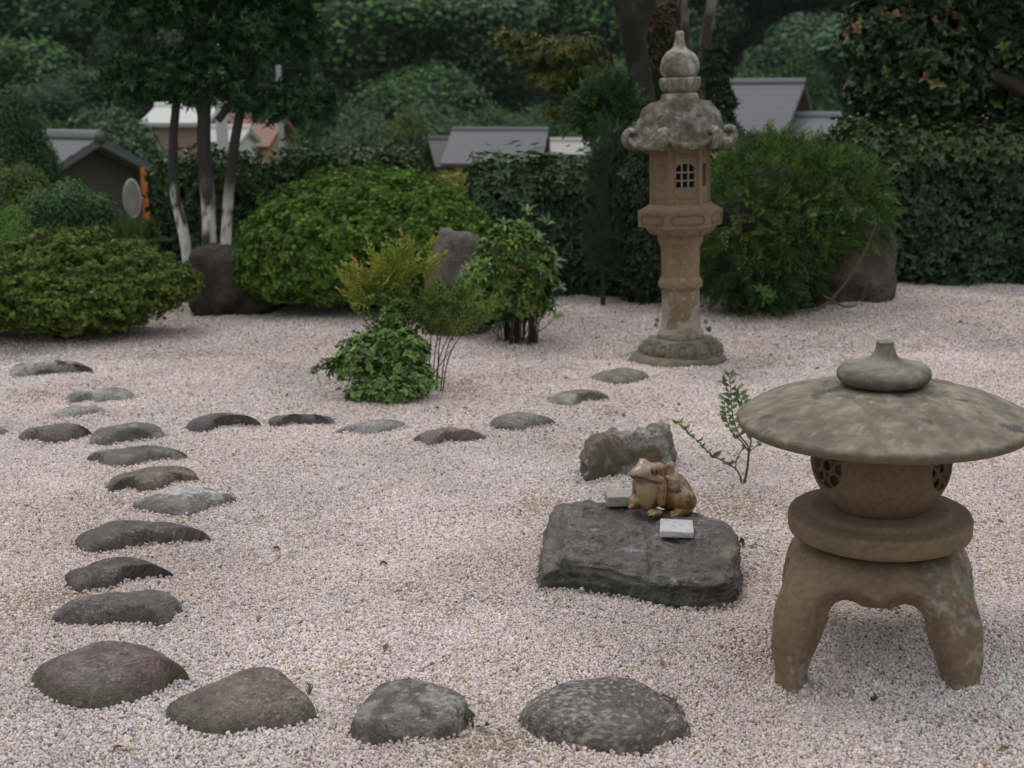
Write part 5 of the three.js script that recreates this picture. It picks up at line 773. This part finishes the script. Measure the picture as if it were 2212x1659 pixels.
function seen(key, name, label, px, py, d0, wpx, seed) { const d = nd(d0), p = at(px, py, d), top = at(px, py, d).y, base = th(p.x, -d), h = Math.max(1, (top - base) / 1.0); return plant('n' + key, name, label, p.x, -d, h, wpx * d / FPX / (h * .82), seed); }
// single trees and shrubs of the valley, top at the given point
for (const [k, v] of Object.entries({ d1: 'dark', m1: 'mid', g1: 'grey', o1: 'olive', f1: 'fresh', y1: 'gold' })) protoTree('n' + k, 240 + k.charCodeAt(0), PAL[v], 'ball', 14000, .0145);
const T = [
  ['g1', 'round_tree', 'round grey green tree rising left of the three stemmed tree', 215, 172, 34, 290, 1], ['m1', 'round_tree', 'rounded tree close behind the left house roof', 85, 205, 46, 150, 2],
  ['m1', 'valley_tree', 'mid green tree right of the grey utility pole', 660, 245, 30, 125, 3], ['y1', 'yellow_shrub', 'round yellow green shrub behind the clipped azalea', 790, 292, 27, 150, 4], ['y1', 'yellow_shrub', 'broad yellowish shrub in front of the grey roofed house', 985, 338, 25, 200, 5],
  ['o1', 'valley_tree', 'olive tree above the grey roofed house on the left', 870, 205, 62, 150, 7], ['g1', 'valley_tree', 'pale grey green spreading tree left of the grey roofed house', 790, 195, 66, 190, 8], ['g1', 'valley_tree', 'grey green tree just above the grey roof', 960, 185, 70, 210, 9], ['m1', 'valley_tree', 'mid green tree right above the grey roof', 1080, 195, 68, 180, 10], ['d1', 'valley_tree', 'dark tree between the grey roof and the maple', 1190, 215, 66, 170, 11], ['m1', 'valley_tree', 'green tree behind the small shed', 1265, 230, 60, 140, 12],
  ['g1', 'valley_tree', 'grey green rounded tree right of the big roof', 1765, 190, 50, 100, 13], ['f1', 'bright_shrub', 'bright green bushy shrub under the big evergreen at right', 1805, 226, 30, 125, 14], ['m1', 'valley_tree', 'green tree behind the right house', 1640, 105, 70, 180, 15], ['d1', 'valley_tree', 'dark tree above the right house roof', 1730, 80, 76, 190, 16],
  ['d1', 'edge_tree', 'very dark tree at the left edge, nearest the camera', 10, 165, 17.5, 175, 17], ['o1', 'edge_tree', 'olive tinted bushy tree at the left edge below the dark one', 28, 330, 16.3, 170, 18], ['d1', 'edge_tree', 'dark low tree between left edge tree and azalea', 95, 420, 15.8, 110, 19], ['m1', 'edge_shrub', 'mid green shrub above the left azalea', 130, 368, 16.1, 215, 20], ['f1', 'edge_shrub', 'fresh green low shrub left behind the azalea', 20, 520, 14.2, 110, 22],
  ['m1', 'valley_tree', 'green tree filling the gap at the foot of the grey pole', 690, 320, 24, 110, 23], ['f1', 'bright_shrub', 'bright leafy shrub right beside the small shed', 1240, 338, 15.3, 120, 24], ['m1', 'valley_tree', 'mid green tree behind the orange mirror post', 345, 330, 36, 60, 25],
];
T.forEach(([k, n, l, x, y, d, w, s]) => seen(k, n, l, x, y, d, w, s));
{ const q = at(262, 478, 14.6), r = RNG(333), g = leafGeo(.03, .22, .2, .3), pts = []; for (let i = 0; i < 4200; i++) pts.push({ p: [q.x + (r() - .5) * 2.6, 0, -14.6 + (r() - .5) * 2.4], n: V((r() - .5) * .8, 1, (r() - .5) * .8).normalize() }); pts.forEach(p => p.p[1] = th(p.p[0], p.p[2]) + .35); // grassy bank by the mirror
  const bank = grid(30, 30, (u, v) => { const x = q.x + (u - .5) * 4, z = -14.6 + (.5 - v) * 3.4, e = sstep(1, .5, Math.hypot(u - .5, v - .5) * 2); return [x, lerp(th(x, z) - .1, th(x, z) + .34, e), z]; }); tag(solo('grass_bank', bank, std({ color: lin(.09, .15, .035) }), 'bright green grassy bank at the left below the road mirror', null, null, 'structure'));
  const s = scatter(scene, 'grass', g, M.leaf, pts, r, [[.1, .17, .035, 3], [.13, .2, .05, 2], [.08, .12, .03, 2]], { axis: YA, size: [.6, 1.2] }); tag(s, 'bright grass on the bank below the road mirror', 'grass'); }
// houses
const tileMat = c => std({ color: lin(...c), roughness: .6 }), wallMat = c => std({ color: lin(...c), roughness: .95 }), paneMat = new THREE.MeshPhysicalMaterial({ color: lin(.03, .035, .04), roughness: .08 }), frameMat = std({ color: lin(.25, .24, .22), roughness: .6 });
function house(name, label, cat, px, py, d0, o) { // ridge top at the given point
  const d = nd(d0), top = at(px, py, d), base = th(top.x, -d) - .3, H = top.y - base, { w, dp, rise, over = .5, roof, wall, turn = 0, wins = [] } = o, t = thing(name, label, cat, V(top.x, base, -d), turn), eave = H - rise;
  const sh = new THREE.Shape(); sh.moveTo(-dp / 2, 0); sh.lineTo(dp / 2, 0); sh.lineTo(dp / 2, eave); sh.lineTo(0, H - .16); sh.lineTo(-dp / 2, eave); sh.closePath();
  const wg = new THREE.ExtrudeGeometry(sh, { depth: w, bevelEnabled: false }); wg.rotateY(Math.PI / 2); wg.translate(-w / 2, 0, 0); const wm = part(t, 'wall', wg, wallMat(wall));
  const rt = tileMat(roof), L = Math.hypot(dp / 2 + over, rise * (1 + over / (dp / 2))), ang = Math.atan2(rise, dp / 2), W = w + over * 2;
  for (const s of [1, -1]) { const slope = part(t, 'roof_slope', new RoundedBoxGeometry(W, .12, L, 1, .03), rt); slope.position.set(0, H - .02 - L / 2 * Math.sin(ang), s * L / 2 * Math.cos(ang)); slope.rotation.x = s * ang;
    const rows = Math.round(L / .32); for (let i = 0; i < rows; i++) { const b = part(slope, 'roof_course', new RoundedBoxGeometry(W, .035, .3, 1, .012), rt); b.position.set(0, .072, -L / 2 + (i + .5) * L / rows); b.rotation.x = s * .06; } }
  const rg = part(t, 'roof_ridge', tube([V(-W / 2, H + .06, 0), V(0, H + .06, 0), V(W / 2, H + .06, 0)], [.13, .13], 8, 2), rt); rg.castShadow = true;
  wins.forEach(([x, y, ww, wh]) => { const f = part(t, 'window', new RoundedBoxGeometry(ww + .14, wh + .14, .1, 1, .02), frameMat); f.position.set(x, y, dp / 2 + .03); const p = part(f, 'pane', new THREE.BoxGeometry(ww, wh, .03), paneMat); p.position.z = .05; const m = part(f, 'mullion', new THREE.BoxGeometry(.05, wh, .03), frameMat); m.position.z = .07; });
  if (o.band) { const [y, h, c] = o.band, b = part(t, 'wall_band', new THREE.BoxGeometry(w + .06, h, dp + .06), wallMat(c)); b.position.y = y; }
  return t;
}
house('grey_roofed_house', 'house with a plain grey roof and tan walls, centre background', 'house', 1080, 284, 58, { w: 3.0, dp: 4.6, rise: 1.0, roof: [.085, .085, .095], wall: [.34, .27, .16], turn: -.12, wins: [[-.9, 3.4, .9, .8], [.9, 3.4, .9, .8]] });
house('brown_gabled_house', 'brown walled annex left of the grey roofed house', 'house', 1000, 303, 60, { w: 2, dp: 3.4, rise: .8, roof: [.06, .05, .048], wall: [.16, .07, .04], turn: .2, wins: [[0, 3, .8, .7]] });
house('small_shed', 'small beige shed right of the grey roofed house', 'shed', 1232, 308, 52, { w: 1.1, dp: 2, rise: .35, over: .2, roof: [.33, .31, .28], wall: [.4, .36, .31] });
house('dark_roofed_house', 'low house with dark grey sloping roof at the left', 'house', 140, 304, 26, { w: 1.15, dp: 2.6, rise: .6, over: .3, roof: [.1, .1, .105], wall: [.06, .05, .045], turn: -.55, wins: [[-.2, 2.6, .4, .5]] });
house('pale_shed', 'pale beige shed at the left end of the dark roofed house', 'shed', 88, 306, 27, { w: .4, dp: 1.2, rise: .25, over: .15, roof: [.36, .34, .31], wall: [.4, .38, .34] });
house('pink_walled_house', 'pinkish walled house seen between the left and middle tree stems', 'house', 405, 234, 44, { w: 1.5, dp: 3, rise: .4, over: .25, roof: [.5, .5, .48], wall: [.3, .2, .17], band: [4.75, .5, [.6, .59, .56]], wins: [[0, 3.9, .5, .35], [0, 2.7, .8, .6]] });
house('red_roofed_house', 'house with red brown roof, white band and tan lower wall behind the tree stems', 'house', 548, 258, 46, { w: 1.5, dp: 3.4, rise: .7, over: .35, roof: [.19, .08, .055], wall: [.36, .26, .15], band: [3.7, .6, [.66, .65, .62]], turn: -.1, wins: [[.2, 2.7, .7, .6]] });
house('white_walled_house', 'white walled building just right of the middle tree stem', 'house', 498, 282, 42, { w: .9, dp: 2.6, rise: .3, over: .15, roof: [.4, .38, .37], wall: [.6, .6, .6], wins: [[.1, 3, .4, .6]] });
house('big_roofed_house', 'two storey house with large dark grey roof and cream gable, right background', 'house', 1630, 184, 40, { w: 1.9, dp: 3.6, rise: 1.05, over: .45, roof: [.09, .09, .1], wall: [.42, .35, .2], turn: -.42, wins: [[-.6, 3.9, .7, .7], [.6, 3.9, .7, .7]] });
house('lower_roofed_house', 'low grey roofed wing to the right of the big roofed house', 'house', 1728, 256, 39, { w: 1.4, dp: 2.8, rise: .6, over: .4, roof: [.11, .11, .12], wall: [.38, .32, .2], turn: -.3 });
house('white_shed', 'white shed glimpsed over the right hedge', 'shed', 1895, 318, 22, { w: .42, dp: 1.2, rise: .12, over: .08, roof: [.6, .6, .58], wall: [.66, .67, .66] });
house('teal_trimmed_house', 'tan house with teal upper wall glimpsed below the dark evergreen at right', 'house', 2010, 228, 26, { w: 1.5, dp: 2, rise: .25, over: .15, roof: [.3, .2, .12], wall: [.45, .32, .2], band: [4.1, .36, [.1, .3, .27]] });
// poles, mirror and wires
function pole(label, px, d0, yTop, rad, col, o = {}) { const d = nd(d0), p = at(px[0], yTop, d), q = at(px[1], 500, d), b = th(p.x, -d), t = thing(o.name || 'utility_pole', label, 'pole', V(p.x, b - .3, -d)), h = p.y - b + .3; part(t, 'shaft', tube([V(0, 0, 0), V(0, h / 2, 0), V(0, h, 0)], [rad * 1.25, rad], 12, 3), std({ color: lin(...col), roughness: .8 })); if (o.arm) for (const y of o.arm) { const a = part(t, 'cross_arm', new RoundedBoxGeometry(1.1, .08, .08, 1, .02), frameMat); a.position.set(.2, h - y, .05); for (const x of [-.45, 0, .45]) { const i = part(a, 'insulator', new THREE.CylinderGeometry(.035, .045, .14, 8), std({ color: lin(.5, .5, .48), roughness: .3 })); i.position.set(x, .11, 0); } } return V(p.x, p.y, -d); }
const e1 = pole('pale concrete utility pole behind the middle tree stem', [466, 470], 30, 30, .11, [.48, .49, .52]), e2 = pole('slim grey utility pole right of the three stemmed tree', [601, 605], 32, 140, .055, [.33, .35, .37]), e3 = pole('thin pale pole above the small shed', [1294, 1296], 42, 168, .05, [.36, .4, .37], {}), e4 = pole('pole out of the right side of the garden carrying the wires', [2330, 2335], 48, 60, .12, [.3, .3, .3], { arm: [.4] });
{ const d = 16.4, p = at(308, 362, d), b = th(p.x, -d), t = thing('road_mirror', 'grey convex road mirror on an orange post, left background', 'road mirror', V(p.x, b, -d)), h = p.y - b, or = std({ color: lin(.55, .15, .03), roughness: .45 });
  part(t, 'post', tube([V(0, -.2, 0), V(0, h / 2, 0), V(.01, h, 0)], [.042, .04], 12, 3), or);
  const my = at(289, 428, d).y - b, mx = at(289, 428, d).x - p.x, m = part(t, 'mirror', paint(lathe([[0, 0], [.11, .004], [.18, .0], [.2, -.02], [.2, -.05], [0, -.06]], 40), () => [.3, .29, .29]), std({ vertexColors: true, roughness: .45, metalness: .2 })); m.rotation.set(Math.PI / 2, 0, -.25); m.scale.set(.62, 1, 1.25); m.position.set(mx, my, .08);
  const rim = part(t, 'mirror_rim', new THREE.TorusGeometry(.2, .014, 8, 36), std({ color: lin(.4, .36, .34), roughness: .5 })); rim.scale.set(.62, 1.25, 1); rim.position.set(mx, my, .07); rim.rotation.y = -.25; const br = part(t, 'bracket', new RoundedBoxGeometry(.2, .04, .04, 1, .01), std({ color: lin(.3, .3, .3) })); br.position.set(mx / 2, my, .02); }
const wire = (a, b, sag, label) => solo('power_line', tube([a, a.clone().lerp(b, .25).add(V(0, -sag * .75, 0)), a.clone().lerp(b, .5).add(V(0, -sag, 0)), a.clone().lerp(b, .75).add(V(0, -sag * .75, 0)), b], [.007, .007], 5, 6), std({ color: lin(.09, .09, .09), roughness: .6 }), label, 'power line');
[[-300, 95, 48, 2400, 110, 50, .8, 'uppermost thin power line across the hillside'], [-300, 112, 48, 2400, 188, 50, .5, 'second power line from the top across the hillside'], [-300, 160, 47, 2400, 250, 50, .6, 'third power line from the top across the hillside'], [-300, 185, 46, 2400, 268, 49, .6, 'lowest power line across the hillside']].forEach(([x0, y0, d0, x1, y1, d1, s, l]) => wire(at(x0, y0, nd(d0)), at(x1, y1, nd(d1)), s, l));
// ---------------------------------------------------------------- loose pebbles lying on the gravel bed
{
  const r = RNG(400), boxes = footprints.map(f => { let a = 9, b = -9, c = 99, d = -99; f.forEach(([x, z]) => { a = Math.min(a, x); b = Math.max(b, x); c = Math.min(c, z); d = Math.max(d, z); }); return [a, b, c, d]; });
  const inside = (x, z) => { for (let k = 0; k < footprints.length; k++) { const [a, b, c, d] = boxes[k]; if (x < a || x > b || z < c || z > d) continue; const f = footprints[k]; let s = false; for (let i = 0, j = f.length - 1; i < f.length; j = i++) if ((f[i][1] > z) !== (f[j][1] > z) && x < (f[j][0] - f[i][0]) * (z - f[i][1]) / (f[j][1] - f[i][1]) + f[i][0]) s = !s; if (s) return true; } return false; };
  const P = []; let d = 2.5; while (d < 11) { const s = d < 4.4 ? .0078 : d < 6.2 ? .0085 : d < 7.8 ? .0105 : .019, half = d * .43 + (d < 6.4 ? .55 : .3); for (let x = -half; x < half; x += s * 1.02) P.push(x + (r() - .5) * s * .8, -d + (r() - .5) * s * .8, s); d += s * .96; }
  const edge = []; // pebbles washed up against the stones
  footprints.forEach(f => { const c = new THREE.CatmullRomCurve3(f.map(([x, z]) => V(x, 0, z)), true), L = c.getLength(); if (L > 5) return; for (let k = 0, m = Math.round(L / .0045); k < m; k++) { const q = c.getPoint(k / m); edge.push(P.length); P.push(q.x + (r() - .5) * .03, q.z + (r() - .5) * .03, .0085); } }); const firstEdge = edge[0] / 3;
  const n = P.length / 3, g0 = mergeVertices((() => { const g = new THREE.IcosahedronGeometry(1, 1); g.deleteAttribute('uv'); g.deleteAttribute('normal'); return g; })()), p = g0.attributes.position;
  for (let i = 0; i < p.count; i++) { const x = p.getX(i), y = p.getY(i), z = p.getZ(i), k = 1 + .55 * noise(x * 1.7, y * 1.7, z * 1.7 + 4); p.setXYZ(i, x * k, y * k * .86, z * k); } g0.computeVertexNormals();
  const m = new THREE.InstancedMesh(bitty(g0), std({ vertexColors: true, roughness: .75 }), n), c = new THREE.Color(); let used2 = 0;
  for (let i = 0; i < n; i++) {
    const x = P[i * 3], z = P[i * 3 + 1], s = P[i * 3 + 2], q = i < firstEdge && inside(x, z), lift = i < firstEdge ? 0 : .009 * r(); let k0 = pebbleColor(r); if (r() < .5 * sstep(.12, .4, fbm(x * 1.6 + 3, 6, z * 1.6, 4))) k0 = mix3(k0, [.3, .21, .13], .75); if (q) { r(); continue; }
    const big = r() < .02 ? 1.5 : 1, rad = Math.min(s, .0105) * (.44 + .3 * r()) * big; Q.set(r() - .5, r() - .5, r() - .5, r() - .5).normalize(); MX.compose(V(x, gh(x, z) + lift + rad * (-.1 + 1.1 * r()), z), Q, V(rad * (.85 + .5 * r()), rad * (.75 + .4 * r()), rad)); m.setMatrixAt(used2, MX);
    const t = 1 + .42 * fbm(x * 1.1, 3, z * 1.1, 4), w = fbm(x * .8 + 5, 9, z * .8, 3); c.setRGB(k0[0] * t * (1 + .08 * w), k0[1] * t, k0[2] * t * (1 - .08 * w)); m.setColorAt(used2, c); used2++;
  }
  m.count = used2; m.name = 'gravel'; m.castShadow = m.receiveShadow = true; scene.add(m);
  tag(m, 'loose fine pinkish white pebbles covering the dry garden', 'gravel', null, 'stuff'); console.log('pebbles', used2);
}
renderer.render(scene, camera);
